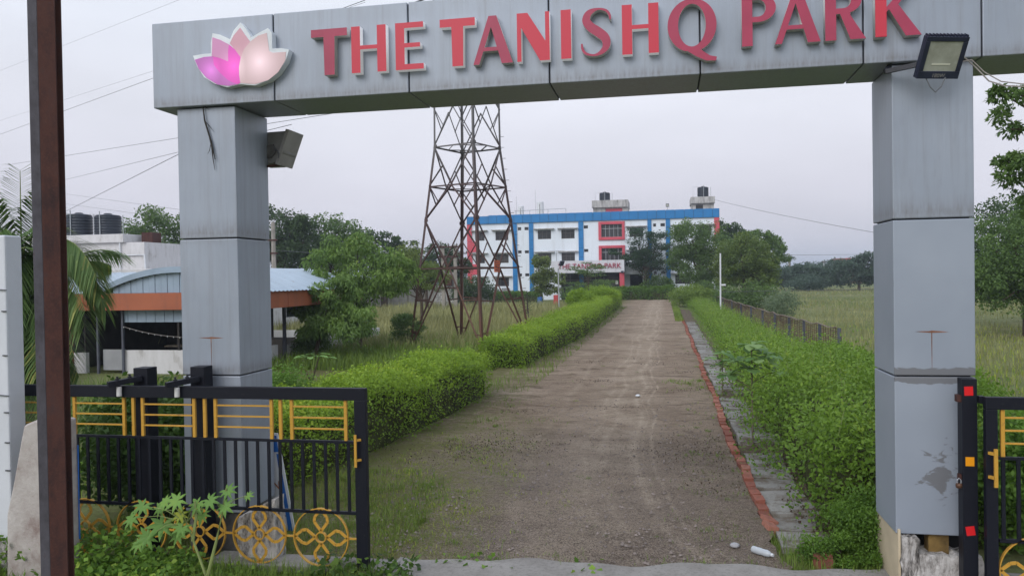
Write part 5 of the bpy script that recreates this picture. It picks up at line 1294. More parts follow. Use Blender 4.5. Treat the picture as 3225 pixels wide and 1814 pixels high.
def shrub(label, c, r, n, ls, mat='bush_leaf', group=None, per=None, cat='shrub', nm='shrub', stem=.03, flat=.9, rc=.34, core=True, th=.5, **kw):
    b = (c[0], c[1], 0)
    t_ = tree(nm, label, cat, b, max(.15, c[2]*th), stem, [(c, r)], n, per or 60, ls, mat, group, rc, flat, limbs=kw.pop('limbs', 10), hollow=kw.pop('hollow', .35), **kw)
    return t_
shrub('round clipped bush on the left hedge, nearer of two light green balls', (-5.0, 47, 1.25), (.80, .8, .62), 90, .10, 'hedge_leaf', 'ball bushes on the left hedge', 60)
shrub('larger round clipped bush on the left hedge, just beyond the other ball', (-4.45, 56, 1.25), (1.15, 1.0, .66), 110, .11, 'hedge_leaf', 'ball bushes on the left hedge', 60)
for c, r, n, lab in (((3.35, 10.0, .62), (.85, 1.0, .72), 120, 'overgrown bush crowding the left face of the right pillar'),
                     ((3.75, 13.0, .62), (.95, 1.3, .64), 130, 'overgrown bush with tall shoots behind the right pillar, second from the gate'),
                     ((4.0, 16.6, .46), (1.0, 1.5, .46), 120, 'broad overgrown bush at the near end of the wire fence'),
                     ((4.3, 21.6, .34), (.8, 1.7, .34), 90, 'low overgrown bush hiding the first posts of the wire fence')):
    shrub(lab, c, r, n, .055 if c[1] < 14 else .065, 'bush_leaf', 'overgrown bushes by the fence', 130, flat=.8)
shrub('grey green feathery weed clump at the foot of the right pillar', (1.98, 8.05, .30), (.42, .45, .36), 70, .030, 'hedge_leaf_dark', None, 140, 'weed', 'feathery_weed', .012, flat=.6)
shrub('low feathery weed between the last slabs and the concrete apron', (1.55, 7.72, .12), (.40, .25, .16), 40, .026, 'hedge_leaf_dark', None, 110, 'weed', 'feathery_weed', .008, flat=.6)
shrub('dark creeper covered bush behind the gate, left of the left pillar', (-5.75, 8.3, .74), (1.0, .75, .74), 150, .075, 'vine_leaf', None, 70, 'bush', 'bush', .03)
shrub('leafy bush seen through the bars of the right gate leaf', (3.4, 8.4, .62), (.55, .6, .72), 80, .06, 'weed_leaf', None, 70)
shrub('pale grey leaved milkweed shrub beyond the wire fence', (6.1, 45, .95), (1.0, 1.6, .85), 60, .12, 'pale_leaf', None, 28, rc=.3, core=False, hollow=.2)
shrub('dark low shrub growing in the field left of the tower', (-9.7, 29, .75), (.75, .6, .72), 50, .07, 'tree_mid', None, 70, flat=.45)
shrub('bright leafy sapling patch at the far end of the right hedge', (2.2, 68, .85), (2.0, 3.0, .85), 90, .16, 'tree_fresh', None, 50, flat=.5)
shrub('dark bush at the right foot of the building behind the long hedge', (-.6, 89.4, 1.3), (2.0, 1.0, 1.35), 70, .22, 'tree_mid', None, 40)
shrub('dark shrubs in front of the left end of the building', (-17.6, 72, 1.3), (2.4, 1.3, 1.25), 80, .20, 'tree_dark', None, 45)
shrub('low garden bushes below the lettered canopy', (-8.2, 84, .8), (3.3, 1.0, .85), 90, .18, 'tree_mid', None, 40)
shrub('dense green bushes under the rounded olive tree behind the fence', (6.2, 63, .8), (2.8, 1.3, .95), 90, .17, 'tree_mid', None, 40)
shrub('dark bushes below the big drooping tree at the end of the right hedge', (3.6, 75, .9), (1.6, 1.2, 1.0), 70, .18, 'tree_mid', None, 40)
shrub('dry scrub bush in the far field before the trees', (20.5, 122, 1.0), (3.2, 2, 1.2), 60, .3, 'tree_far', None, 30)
shrub('low bush at the foot of the shed wall under the light tree', (-11.75, 25.2, .45), (.5, .9, .5), 50, .07, 'tree_mid', None, 60)
shrub('big weedy bush right of the left pillar between hedge and shed', (-8.2, 15.4, .38), (1.0, 1.2, .42), 80, .055, 'weed_leaf', None, 90, 'weed')

# ================================================================== TREES
def E(*a): return [((x, y, z), (rx, ry, rz)) for x, y, z, rx, ry, rz in a]
tree('tree', 'bushy dark green tree behind the white house, left of the left pillar', 'tree', (-41, 60, 0), 4.5, .35, E((-42.0, 60, 6.3, 2.8, 2.4, 2.8), (-39.2, 61, 5.8, 3.0, 2.4, 2.9), (-45, 62, 5.4, 2.6, 2, 2.4), (-41, 60, 4.0, 3.6, 2, 2)), 170, 55, .26, 'tree_mid', 'trees behind the sheds')
tree('tree', 'tall dark tree just right of the left pillar, behind the vaulted roof', 'tree', (-34, 66, 0), 4.5, .4, E((-34.8, 66, 6.6, 3.2, 2.6, 2.8), (-32.4, 66, 6.0, 2.5, 2.5, 2.7), (-33, 66, 4.4, 3.2, 2.2, 2)), 180, 55, .26, 'tree_dark', 'trees behind the sheds')
tree('tree', 'dark green tree with a knobbly top behind the vaulted roof', 'tree', (-30.6, 69, 0), 4.5, .4, E((-30.7, 69, 6.2, 2.7, 2.4, 2.7), (-28.4, 69, 5.6, 2.2, 2.2, 2.4), (-29.6, 69, 4.2, 3, 2.2, 2)), 170, 55, .25, 'tree_mid', 'trees behind the sheds')
tree('tree', 'dark sparse topped tree rising behind the light tree with pods', 'tree', (-27, 74, 0), 4.5, .35, E((-27.8, 74, 5.6, 2.6, 2.2, 2.0), (-25.4, 74, 4.9, 2.1, 2, 2.0), (-27, 74, 3.8, 2.8, 2, 1.6)), 140, 50, .25, 'tree_dark', 'trees behind the sheds', flat=.5)
tree('tree', 'dark tree standing behind the transformer pole', 'tree', (-22.8, 80, 0), 3.5, .3, E((-22.9, 80, 4.4, 2.0, 1.8, 2.1), (-21.2, 80, 3.6, 1.5, 1.5, 1.7), (-24.4, 80, 3.4, 1.6, 1.5, 1.6)), 120, 50, .25, 'tree_dark', 'trees behind the sheds')
tree('tree', 'small fresh green tree behind the left leg of the tower', 'tree', (-19.6, 64, 0), 2.2, .15, E((-20.0, 64, 2.9, 1.2, 1.1, 1.4)), 50, 50, .2, 'tree_mid', None)
t1 = tree('pod_tree', 'light green small tree with hanging pods leaning over the shed wall', 'tree', (-11.45, 24.6, 0), 1.5, .075, E((-11.0, 24.6, 1.5, 1.0, .9, .75), (-10.1, 24.4, 1.25, 1.0, .8, .65), (-11.4, 24.4, 1.1, .6, .6, .5), (-11.15, 24.2, 2.35, .7, .5, .55), (-10.4, 24.3, 2.2, .6, .5, .5)), 76, 110, .13, 'pod_leaf', None, .36, .75, .8, 'bark', .36, (.35, -.1), 18, .5, .25)
t2 = tree('pod_tree', 'taller light green tree with hanging pods behind the leaning one', 'tree', (-10.9, 27.4, 0), 2.1, .085, E((-12.0, 26.8, 3.25, .8, .7, 1.0), (-11.0, 27, 3.2, 1.0, .9, 1.1), (-9.8, 27.2, 2.75, 1.1, .9, .95), (-10.9, 26.6, 2.2, 1.5, .8, .7), (-9.0, 27.4, 3.0, .6, .6, .5)), 80, 100, .14, 'pod_leaf', None, .34, .8, .8, 'bark', .36, (-.2, 0), 16, .5, .25)
tree('tree', 'yellowish green tree touching the left leg of the tower', 'tree', (-13.2, 42, 0), 2.2, .11, E((-13.8, 42, 3.4, 1.1, 1.0, 1.35), (-12.7, 42, 2.7, 1.1, .9, 1.0), (-14.8, 42, 2.4, 1.0, .9, .9)), 80, 80, .13, 'tree_yellow', None, .34, .6, .5, 'bark', .35)
tree('tree', 'small yellow green tree before the second blue pilaster', 'tree', (-11.6, 75, 0), 2.0, .1, E((-11.6, 75, 3.2, 1.2, 1.1, 1.7), (-11.0, 75, 2.0, 1.8, 1.2, 1.2)), 75, 60, .20, 'tree_yellow', None)
tree('fern_leaved_tree', 'slender tree with layered feathery leaves hiding part of the canopy lettering', 'tree', (-7.4, 78, 0), 2.6, .09, E((-8.2, 78, 3.5, 1.1, 1.1, .9), (-6.3, 78, 3.2, 1.2, 1.1, .9), (-7.3, 78, 2.0, 2.2, 1.2, .9)), 30, 60, .20, 'tree_mid', None, .55, .14, 0, 'bark', .3)
tree('flame_tree', 'dark airy tree with flat layered leaves before the red window frames', 'tree', (-2.0, 89.4, 0), 3.6, .17, E((-2.4, 89.4, 6.6, 1.6, 1.4, 1.9), (-3.2, 89.4, 4.8, 1.7, 1.2, 1.7), (-.9, 89.4, 5.6, 1.5, 1.3, 2.2), (.2, 89.4, 4.6, 1.5, 1.3, 2.0), (-5.3, 89.4, 5.4, 1.0, .9, .8), (-1.6, 89.4, 3.6, 2.2, 1.2, 1.1)), 90, 75, .23, 'tree_gul', None, .40, .48, 0, 'bark', .36, (-.2, 0), 34)
tree('tree', 'big drooping dark green tree covering the right end of the building', 'tree', (3.2, 78, 0), 4.0, .22, E((2.4, 78, 5.7, 2.0, 1.8, 2.4), (4.5, 78, 5.2, 2.0, 1.8, 2.5), (3.3, 78, 3.2, 2.3, 1.6, 1.8), (1.4, 78, 4.2, 1.2, 1.2, 1.6), (4.6, 78, 2.2, 1.8, 1.5, 1.4), (5.6, 77, 4.2, 1.4, 1.4, 2.0)), 185, 80, .22, 'tree_mid', None, .30, .8, .5, 'bark', .4)
tree('tree', 'dark tree rising past the right end of the blue cornice', 'tree', (7.0, 97, 0), 5, .25, E((7.2, 97, 7.4, 1.5, 1.4, 2.0), (8.6, 97, 6.0, 2.0, 1.7, 2.2), (9.8, 97, 5.0, 1.8, 1.6, 1.8)), 110, 60, .28, 'tree_dark', None)
tree('neem_tree', 'rounded olive green tree just right of the building, behind the white pole', 'tree', (6.2, 66, 0), 2.6, .2, E((6.0, 66, 3.9, 2.2, 2.0, 1.95), (7.6, 66, 3.3, 1.5, 1.6, 1.6), (5.2, 66, 2.6, 1.6, 1.5, 1.4), (7.2, 66, 2.2, 1.9, 1.6, 1.2)), 170, 75, .17, 'tree_neem', None, .24)
tree('tree', 'dark tree showing above the rounded olive tree', 'tree', (9.6, 82, 0), 4, .22, E((9.2, 82, 5.7, 1.8, 1.6, 1.5), (10.6, 82, 4.6, 1.6, 1.6, 1.6)), 80, 60, .24, 'tree_mid', None)
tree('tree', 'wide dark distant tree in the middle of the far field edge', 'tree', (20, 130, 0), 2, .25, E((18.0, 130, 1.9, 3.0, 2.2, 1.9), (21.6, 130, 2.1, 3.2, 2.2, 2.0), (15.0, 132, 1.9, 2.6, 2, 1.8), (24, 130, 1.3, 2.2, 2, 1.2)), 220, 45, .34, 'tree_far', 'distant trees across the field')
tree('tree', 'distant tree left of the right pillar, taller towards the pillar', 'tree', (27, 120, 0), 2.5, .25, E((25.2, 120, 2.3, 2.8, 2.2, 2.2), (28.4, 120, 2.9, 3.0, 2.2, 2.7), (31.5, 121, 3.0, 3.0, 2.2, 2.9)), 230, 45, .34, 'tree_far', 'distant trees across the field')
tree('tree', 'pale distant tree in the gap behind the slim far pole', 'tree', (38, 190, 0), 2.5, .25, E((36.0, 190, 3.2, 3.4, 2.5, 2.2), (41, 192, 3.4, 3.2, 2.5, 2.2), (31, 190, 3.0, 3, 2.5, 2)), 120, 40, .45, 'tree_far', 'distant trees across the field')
for x, y, h, lab in ((34.5, 260, 6.6, 'distant palm leftmost on the skyline beside the tall pole'), (38.5, 262, 7.2, 'distant palm right behind the tall far pole')):
    rt = thing('palm_tree', lab, 'palm tree', (x, y, 0)); MB().tube([(x, y, 0), (x+.2, y, h-.4)], [.25, .18], 6).build('trunk', 'bark', rt)
    n_ = 420; a = RNG.random(n_)*2*math.pi; rr_ = RNG.random(n_)*1.9; C_ = np.stack([x+.2+rr_*np.cos(a), y+rr_*np.sin(a), h+.3-.33*rr_**2*RNG.random(n_)+.25*np.sin(a*9)], 1)
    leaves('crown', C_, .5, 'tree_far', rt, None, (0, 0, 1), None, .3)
tree('tree', 'large fresh green tree in the field right of the right pillar', 'tree', (14.2, 35, 0), 2.0, .2, E((13.4, 35, 3.3, 1.6, 1.7, 1.8), (15.2, 35, 3.6, 2.0, 1.8, 2.1), (12.7, 34.6, 2.0, 1.2, 1.4, 1.3), (14.8, 34.4, 1.8, 2.2, 1.6, 1.4)), 230, 75, .12, 'tree_mid', None, .25)
tree('tree', 'darker tree behind the large fresh tree on the right', 'tree', (17.5, 42, 0), 2.5, .25, E((15.9, 42, 4.3, 1.9, 1.9, 2.3), (18.3, 42, 4.2, 2.3, 2.1, 2.4), (14.9, 42, 2.2, 1.5, 1.4, 1.7)), 150, 60, .16, 'tree_dark', None, .27)
ov = tree('overhanging_tree', 'near tree outside the frame whose leafy branches hang in from the right edge', 'tree', (7.6, 13.2, 0), 4.3, .17,
     E((4.98, 13, 5.16, .32, .4, .24), (5.25, 13, 4.92, .38, .4, .32), (5.75, 13, 4.8, .4, .4, .4), (5.16, 13, 4.2, .30, .4, .34), (5.32, 13, 3.85, .40, .45, .42), (5.9, 13, 4.0, .5, .5, .55), (5.55, 13, 3.35, .38, .4, .34), (7.2, 13.4, 5.6, 1.3, 1.2, .9), (7.6, 13, 4.4, 1.2, 1.2, .8)), 150, 80, .085, 'tree_mid', None, .36, .8, .35, 'bark', .45, (0, 0), 60)
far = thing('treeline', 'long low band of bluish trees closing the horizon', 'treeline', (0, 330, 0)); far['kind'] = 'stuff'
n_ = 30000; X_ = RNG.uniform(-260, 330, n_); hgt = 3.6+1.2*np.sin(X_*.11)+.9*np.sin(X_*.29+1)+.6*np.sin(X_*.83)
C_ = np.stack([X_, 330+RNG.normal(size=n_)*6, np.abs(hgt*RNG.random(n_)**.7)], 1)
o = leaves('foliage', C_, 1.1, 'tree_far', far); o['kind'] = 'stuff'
MB().box(-260, 330, 332, 336, 0, 2.6).build('branches', 'twig', far)

# dead stick plant with reddish tips beside the left hedge
dp_ = thing('bare_sapling', 'almost bare dark sapling with a few twigs, left of the round bushes', 'sapling', (-8.15, 47, 0)); q = MB(); rn = random.Random(2)
q.tube([(-8.0, 47, 0), (-8.12, 47, .7), (-8.15, 47, 1.9)], [.05, .045, .02], 6)
for k in range(12):
    z = .5+.11*k; a = rn.choice((-1, 1)); L_ = rn.uniform(.3, .6); q.tube([(-8.12, 47, z), (-8.12+a*L_*.6, 47+rn.uniform(-.2, .2), z+L_*.45), (-8.12+a*L_, 47, z+L_*.7)], [.018, .012, .005], 4)
q.build('stem', 'dry_twig', dp_); leaves('leaves', np.array([(-8.12, 47, 1.1)])+RNG.normal(size=(120, 3))*np.array([.4, .25, .35]), .1, 'tree_dark', dp_)
rc_ = thing('red_bin', 'small red drum standing in the garden before the canopy', 'drum', (-9.7, 74, 0)); MB().lathe((-9.75, 72, 0), [(.28, 0), (.28, 1.0), (.24, 1.02)], 14).build('drum', 'red_paint', rc_)
bb = thing('blue_drum', 'small blue drum beside the red one, seen past the tower foot', 'drum', (-11.6, 74, 0)); MB().lathe((-11.6, 74, 0), [(.22, 0), (.24, .4), (.22, .8)], 12).build('drum', 'blue_paint', bb)
rb = thing('red_bench', 'low red garden bench before the white wall under the first blue pilaster', 'bench', (-16.3, 88, 0)); q = MB(); q.box(-17.2, -15.6, 87.8, 88.3, .75, .9); q.build('seat', 'red_paint', rb); q = MB(); q.box(-17.1, -16.95, 87.8, 88.2, 0, .748); q.box(-15.85, -15.7, 87.8, 88.2, 0, .748); q.build('leg', 'red_paint', rb)

# ------------------------------------------------------------------ coconut palm at the left
pm = thing('coconut_palm', 'young coconut palm with long arching fronds at the left, behind the rusty pole', 'palm tree', (-9.1, 9.9, 0))
PC = Vector((-9.05, 9.85, 2.35))
MB().tube([(-9.1, 9.9, -.1), (-9.12, 9.9, 1.2), (-9.06, 9.86, 2.3)], [.17, .13, .10], 10).build('trunk', 'bark_pale', pm)
def frond(tip, arch, n=66, L0=.72, hang=.75, seed=0):
    tip = Vector(tip); rs = np.random.default_rng(seed); ctrl = PC.lerp(tip, .5)+Vector((0, 0, arch))
    P_ = lambda u: PC*(1-u)**2+ctrl*2*u*(1-u)+tip*u*u
    q = MB(); q.tube([P_(u) for u in np.linspace(0, 1, 12)], list(np.linspace(.022, .004, 12)), 5); V = []; F = []; tn = []
    for i in range(n):
        u = .14+.86*i/(n-1); p = P_(u); d = (P_(min(u+.02, 1.0))-P_(max(u-.02, 0))).normalized(); side = d.cross(Vector((0, 0, 1))).normalized()
        L_ = L0*math.sin(math.pi*(.12+.80*u))**.6*(.85+.3*rs.random())
        for s_ in (-1, 1):
            dr = (side*s_*(.75)+d*.75+Vector((0, 0, -.1+.25*rs.normal()*.3))).normalized()
            w_ = .015; m_ = p+dr*L_*.5+Vector((0, 0, -hang*.10*L_)); e_ = p+dr*L_*.92+Vector((0, 0, -hang*.55*L_)); nn_ = dr.cross(Vector((0, 0, 1))).normalized()*w_
            b = len(V); V += [p-nn_*.5, p+nn_*.5, m_+nn_, m_-nn_, e_]; F += [(b, b+1, b+2, b+3), (b+3, b+2, b+4)]; tn.append(.55*rs.random()+.45*(u > .8)*rs.random()+.12)
    me = bpy.data.meshes.new('leaflets'); me.from_pydata([tuple(v) for v in V], [], F); a = me.attributes.new('tint', 'FLOAT', 'FACE'); a.data.foreach_set('value', np.repeat(np.clip(tn, 0, 1), 2).astype(np.float32))
    fo = q.build('frond', 'stalk_green', pm); link('leaflets', me, 'palm_leaf', fo)
for i, (tip, ar) in enumerate([((-7.72, 9.7, 2.82), 1.45), ((-7.85, 9.6, 2.15), 1.25), ((-7.95, 9.6, 1.45), .45), ((-8.0, 10.2, 2.4), 1.1), ((-8.55, 9.0, 2.9), .9), ((-8.75, 9.0, 2.3), .8), ((-8.6, 8.8, 1.5), .8), ((-8.9, 9.1, 3.4), .7), ((-9.2, 8.9, 3.7), .5), ((-9.6, 9.3, 4.4), .2), ((-8.8, 9.6, 4.3), .1), ((-9.9, 9.2, 3.9), .4), ((-9.0, 9.2, 4.05), .15), ((-8.6, 9.7, 3.95), .2), ((-9.7, 9.7, 4.1), .2),
                               ((-10.6, 9.4, 3.2), .6), ((-10.6, 9.5, 2.0), .6), ((-9.3, 8.4, 2.6), .6), ((-8.5, 8.3, 1.7), .7), ((-9.6, 8.5, 1.4), .7), ((-8.3, 8.6, .95), .75), ((-8.8, 11.4, 3.0), .6), ((-8.4, 11.0, 3.2), .6), ((-8.2, 9.0, 3.2), .5), ((-9.3, 9.3, 3.6), .3), ((-8.9, 9.0, 3.2), .5), ((-8.3, 9.6, 3.5), .5), ((-8.6, 8.7, 2.2), .7), ((-9.1, 8.8, 1.6), .7), ((-9.9, 9.0, 2.5), .6), ((-8.0, 9.0, 1.6), .8), ((-7.95, 9.6, 2.5), .75), ((-8.0, 9.3, 1.2), 1.0), ((-8.05, 9.1, .8), 1.1), ((-8.3, 9.4, 1.0), 1.2), ((-9.9, 9.3, 1.2), 1.2), ((-9.3, 8.9, 1.0), 1.2), ((-7.8, 9.9, 2.6), 1.5), ((-7.75, 9.5, 2.35), 1.4), ((-7.85, 9.4, 1.75), 1.0), ((-7.9, 9.2, 1.05), .9), ((-8.05, 9.2, 1.6), 1.2)]):
    frond(tip, ar, seed=i)

# ------------------------------------------------------------------ big-leaved plants, every large leaf its own part
def palmate(name, c, rad, n_out, up_, mat, parent, lobes=8, spread=2*math.pi*.9, seed=0, tint=.5):
    """star shaped leaf: lobes with side teeth around the stalk point"""
    rs = random.Random(seed); N = Vector(n_out).normalized(); U = Vector(up_); U = (U-N*U.dot(N)).normalized(); S = U.cross(N); c = Vector(c); vs = [c]; fs = []
    for k in range(lobes):
        a = -spread/2+spread*(k+.5)/lobes; L_ = rad*(1.0-.30*abs(a)/math.pi)*rs.uniform(.9, 1.1); hw = spread/lobes*.5
        def pt(r, b, z=0): return c+(U*math.cos(b)+S*math.sin(b))*r+N*z
        b0 = len(vs); vs += [pt(L_*.42, a-hw), pt(L_*.66, a-hw*.50, -.04*rad), pt(L_*.80, a-hw*.22, -.07*rad), pt(L_, a, -.16*rad), pt(L_*.80, a+hw*.22, -.07*rad), pt(L_*.66, a+hw*.50, -.04*rad), pt(L_*.42, a+hw), pt(L_*.6, a, .03*rad)]
        fs += [(0, b0, b0+7), (b0, b0+1, b0+7), (b0+1, b0+2, b0+7), (b0+2, b0+3, b0+7), (b0+3, b0+4, b0+7), (b0+4, b0+5, b0+7), (b0+5, b0+6, b0+7), (b0+6, 0, b0+7)]
    me = bpy.data.meshes.new(name); me.from_pydata([tuple(v) for v in vs], [], fs); a = me.attributes.new('tint', 'FLOAT', 'FACE'); a.data.foreach_set('value', np.clip(np.full(len(fs), tint)+RNG.normal(size=len(fs))*.05, 0, 1).astype(np.float32))
    return link(name, me, mat, parent)
cs = thing('castor_plant', 'castor oil plant with star shaped leaves growing in front of the sliding gate', 'plant', (-3.93, 6.22, 0))
forks = [[(-3.93, 6.22, -.05), (-3.94, 6.22, .16), (-4.06, 6.22, .48), (-4.12, 6.22, .62)], [(-3.93, 6.22, .14), (-3.84, 6.22, .45), (-3.77, 6.22, .72), (-3.73, 6.22, .93)], [(-4.06, 6.22, .46), (-4.03, 6.23, .66), (-4.05, 6.25, .8)]]
for p in forks: MB().tube(p, list(np.linspace(.016, .007, len(p))), 6).build('stem', 'stalk_green', cs)
LV = [(-4.46,6.12,.78,.10), (-4.61,6.17,.65,.105), (-4.35,6.22,.59,.15), (-4.62,6.27,.40,.10), (-4.44,6.32,.70,.09), (-4.13,6.12,.84,.11), (-4.13,6.17,.59,.10), (-4.17,6.22,.69,.095), (-4.04,6.27,.77,.11), (-4.03,6.32,.66,.095), (-3.83,6.12,.85,.095), (-3.72,6.17,.79,.10), (-3.72,6.22,.91,.095), (-3.56,6.27,.86,.06), (-4.30,6.20,.80,.09), (-4.45,6.15,.50,.12), (-4.25,6.3,.48,.10)]
for i, (x, y, z, r) in enumerate(LV):
    rs = random.Random(i); dx = -1 if x < -3.95 else 1
    o = palmate('leaf', (x, y, z), r*1.15, (rs.uniform(-.4, .4), -1, rs.uniform(.5, 1.1)), (dx*rs.uniform(.2, .8), -.25, -.9 if z < .8 else -.2), 'castor_leaf', cs, 8, 2*math.pi*.92, i, .97 if i == 7 else rs.uniform(.2, .75))
    if i == 7: o['label'] = 'yellowed leaf'
    fk = Vector(forks[0][3]) if x < -3.95 else Vector(forks[1][2]); MB().tube([fk, fk.lerp(Vector((x, y, z)), .5)+Vector((0, 0, .04)), (x, y, z)], [.005, .004, .003], 4).build('leaf_stalk', 'stalk_green', cs)

def broadleaf(name, p, d, L_, W_, mat, parent, tint, droop=.25):
    p, d = Vector(p), Vector(d).normalized(); s_ = d.cross(Vector((0, 0, 1))); s_ = s_.normalized() if s_.length > .05 else Vector((1, 0, 0)); n_ = s_.cross(d); vs = []; fs = []
    for i, (u, w) in enumerate(((0, .06), (.2, .35), (.45, .75), (.7, 1.0), (.88, .8), (1.0, .05))):
        c = p+d*L_*u-Vector((0, 0, 1))*droop*L_*u*u; vs += [c-s_*W_*w*.5+n_*.06*L_*w, c, c+s_*W_*w*.5+n_*.06*L_*w]
    for i in range(5): b = 3*i; fs += [(b, b+1, b+4, b+3), (b+1, b+2, b+5, b+4)]
    me = bpy.data.meshes.new(name); me.from_pydata([tuple(v) for v in vs], [], fs); a = me.attributes.new('tint', 'FLOAT', 'FACE'); a.data.foreach_set('value', np.full(len(fs), tint, np.float32)); return link(name, me, mat, parent)
def sapling(label, b, h, nl, Ls, seed, nodes, lean=0):
    rt = thing('sapling', label, 'sapling', b); rs = random.Random(seed); st_ = [(b[0]+lean*(u**2), b[1], h*u) for u in np.linspace(0, 1, 5)]
    MB().tube(st_, list(np.linspace(.016, .009, 5)), 6).build('stem', 'bark_pale', rt)
    for (dx, dy, z, k) in nodes:
        c = Vector((b[0]+lean+dx, b[1]+dy, z)); MB().tube([(b[0]+lean*(z/h*.8)**2, b[1], z-.25*abs(dx)-.12), c], [.008, .006], 5).build('twig', 'bark_pale', rt)
        for j in range(k):
            a = 2*math.pi*(j+rs.random()*.5)/k; broadleaf('leaf', c, (math.cos(a), math.sin(a), rs.uniform(.1, .7)), Ls*rs.uniform(.75, 1.1), Ls*.60*rs.uniform(.85, 1.1), 'sap_leaf', rt, rs.random(), rs.uniform(.15, .7))
sapling('taller young tree with big glossy leaves on a bare stem beside the path', (1.29, 12.65, 0), 1.6, 9, .30, 1, [(0, 0, 1.60, 9), (.22, .05, 1.44, 8), (-.22, -.05, 1.36, 8), (-.05, -.15, 1.25, 7), (.30, -.1, 1.22, 7), (-.34, -.05, 1.14, 7), (.12, -.2, 1.4, 6)])
sapling('shorter young tree with big leaves in the second tree pit', (1.2, 17.89, 0), .95, 6, .26, 2, [(0, 0, .98, 8), (-.18, 0, .84, 7), (.16, .05, .80, 7), (-.05, -.12, .72, 6)])
pp = thing('umbrella_plant', 'small plant with a flat umbrella of bright leaves right of the left pillar', 'plant', (-7.9, 17, 0))
MB().tube([(-8.05, 17, -.05), (-7.95, 17, .5), (-7.8, 17, .95)], [.022, .018, .012], 6).build('stem', 'bark', pp); MB().tube([(-8.0, 17, .4), (-8.2, 17, .7), (-8.2, 17, .9)], [.014, .01, .008], 5).build('stem', 'bark', pp)
for i in range(13):
    a = 2*math.pi*i/13*1.7; r_ = .15+.30*(i % 3)/2; broadleaf('leaf', (-7.92+.3*math.cos(a)*r_*2, 17+.2*math.sin(a), .98-.10*r_+.04*(i % 2)), (math.cos(a), .6*math.sin(a), .10), .26, .15, 'castor_leaf', pp, RNG.random()*.8, .25)

# ------------------------------------------------------------------ grass, weeds and litter: nobody could count them
def scatter(n, x0, x1, y0, y1, dens=1.0):
    """more points near the camera, so that blades keep a similar size in the picture"""
    u = RNG.random(n); Y = (y0**(-dens)*(1-u)+y1**(-dens)*u)**(-1/dens) if dens else y0+(y1-y0)*u
    return RNG.uniform(x0, x1, n), Y
def patch(X, Y, sc, ph, th): return (np.sin(X*sc+ph)*np.sin(Y*sc*.8+ph*2)+.6*np.sin(X*sc*2.7+1)*np.sin(Y*sc*2.1+ph)+.5*RNG.normal(size=len(X))) > th
def grass(name, n, reg, dens, h, wfac, mat, keep=None, bend=.4):
    X, Y = scatter(n, *reg, dens)
    if keep is not None: k = keep(X, Y); X, Y = X[k], Y[k]
    d = np.hypot(X, Y); o = blades(name, X, Y, X*0+.0, h[0]+(h[1]-h[0])*RNG.random(len(X))**1.5, np.maximum(.006, d*wfac), mat, None, bend); o['kind'] = 'stuff'; return o
notshed = lambda X, Y: ~((X > -18.6) & (X < -12.2) & (Y > 21) & (Y < 36.2)) & ~((X > -14) & (X < -4.4) & (Y > 18.2) & (Y < 22.1))
grass('dry_grass', 46000, (-24, -5.0, 22.5, 72), .8, (.35, .85), .0007, 'grass_dry', lambda X, Y: notshed(X, Y) & ((Y > 27) | (X < -12.3)))
grass('dry_grass', 130000, (4.6, 75, 15, 135), .9, (.10, .42), .0006, 'grass_dry', lambda X, Y: (X > 5.5) & patch(X, Y, .16, 1.3, -.5))
grass('grass', 60000, (3.5, 60, 9, 120), 1.0, (.06, .26), .0007, 'grass_green', lambda X, Y: (X > 3.6+.01*Y) & patch(X, Y, .12, .4, .0))
grass('grass', 26000, (-12.2, -5.2, 16, 34), .7, (.2, .6), .0009, 'grass_green', notshed)
grass('grass', 9000, (-20, -6.3, 8.5, 19), .7, (.15, .5), .0009, 'grass_green', None)
grass('grass', 11000, (-6.2, -2.6, 7.1, 10.2), .3, (.04, .20), .0008, 'grass_green', lambda X, Y: (X < -2.3-.35*(Y-7)+.7*RNG.random(len(X))))
grass('grass', 36000, (4.2, 26, 10.5, 42), .9, (.04, .2), .0008, 'grass_lime', lambda X, Y: (X > 4.3+.02*Y) & patch(X, Y, .35, 2.2, -.1))
def tufts(nt, reg, dens, per, spread, h, mat='grass_green', keep=None, wf=.0007, name='grass'):
    tx, ty = scatter(nt, *reg, dens)
    if keep is not None: k = keep(tx, ty); tx, ty = tx[k], ty[k]
    m = RNG.poisson(per*RNG.exponential(1, len(tx)))+1; X = np.repeat(tx, m); Y = np.repeat(ty, m); r_ = np.repeat(spread*(.4+RNG.exponential(.8, len(tx))), m)
    X = X+RNG.normal(size=len(X))*r_; Y = Y+RNG.normal(size=len(X))*r_; hh = np.repeat(.5+RNG.random(len(tx)), m)
    o = blades(name, X, Y, X*0+.04, hh*(h[0]+(h[1]-h[0])*RNG.random(len(X))), np.maximum(.005, np.hypot(X, Y)*wf), mat, None, .9); o['kind'] = 'stuff'; return o
tufts(700, (-4.7, -1.9, 7.3, 15.5), .8, 9, .10, (.02, .06), keep=lambda X, Y: X < -1.9-.13*(Y-7.3)+RNG.normal(size=len(X))*.45)
tufts(800, (-3.9, -0.8, 7.3, 13), .6, 8, .11, (.02, .055), 'grass_lime', keep=lambda X, Y: X < -1.75-.2*(Y-7.3)+RNG.normal(size=len(X))*.5)
tufts(420, (-5.6, -2.5, 7.15, 10.5), .3, 13, .09, (.04, .15), keep=lambda X, Y: X < -2.5-.3*(Y-7.2)+RNG.normal(size=len(X))*.25)
tufts(110, (-3.6, 1.0, 7.3, 32), .9, 6, .06, (.015, .045))
tufts(120, (.2, 1.0, 7.4, 30), .8, 8, .07, (.02, .06))
tufts(46, (-2.2, .9, 7.2, 7.5), 0, 12, .07, (.02, .07))
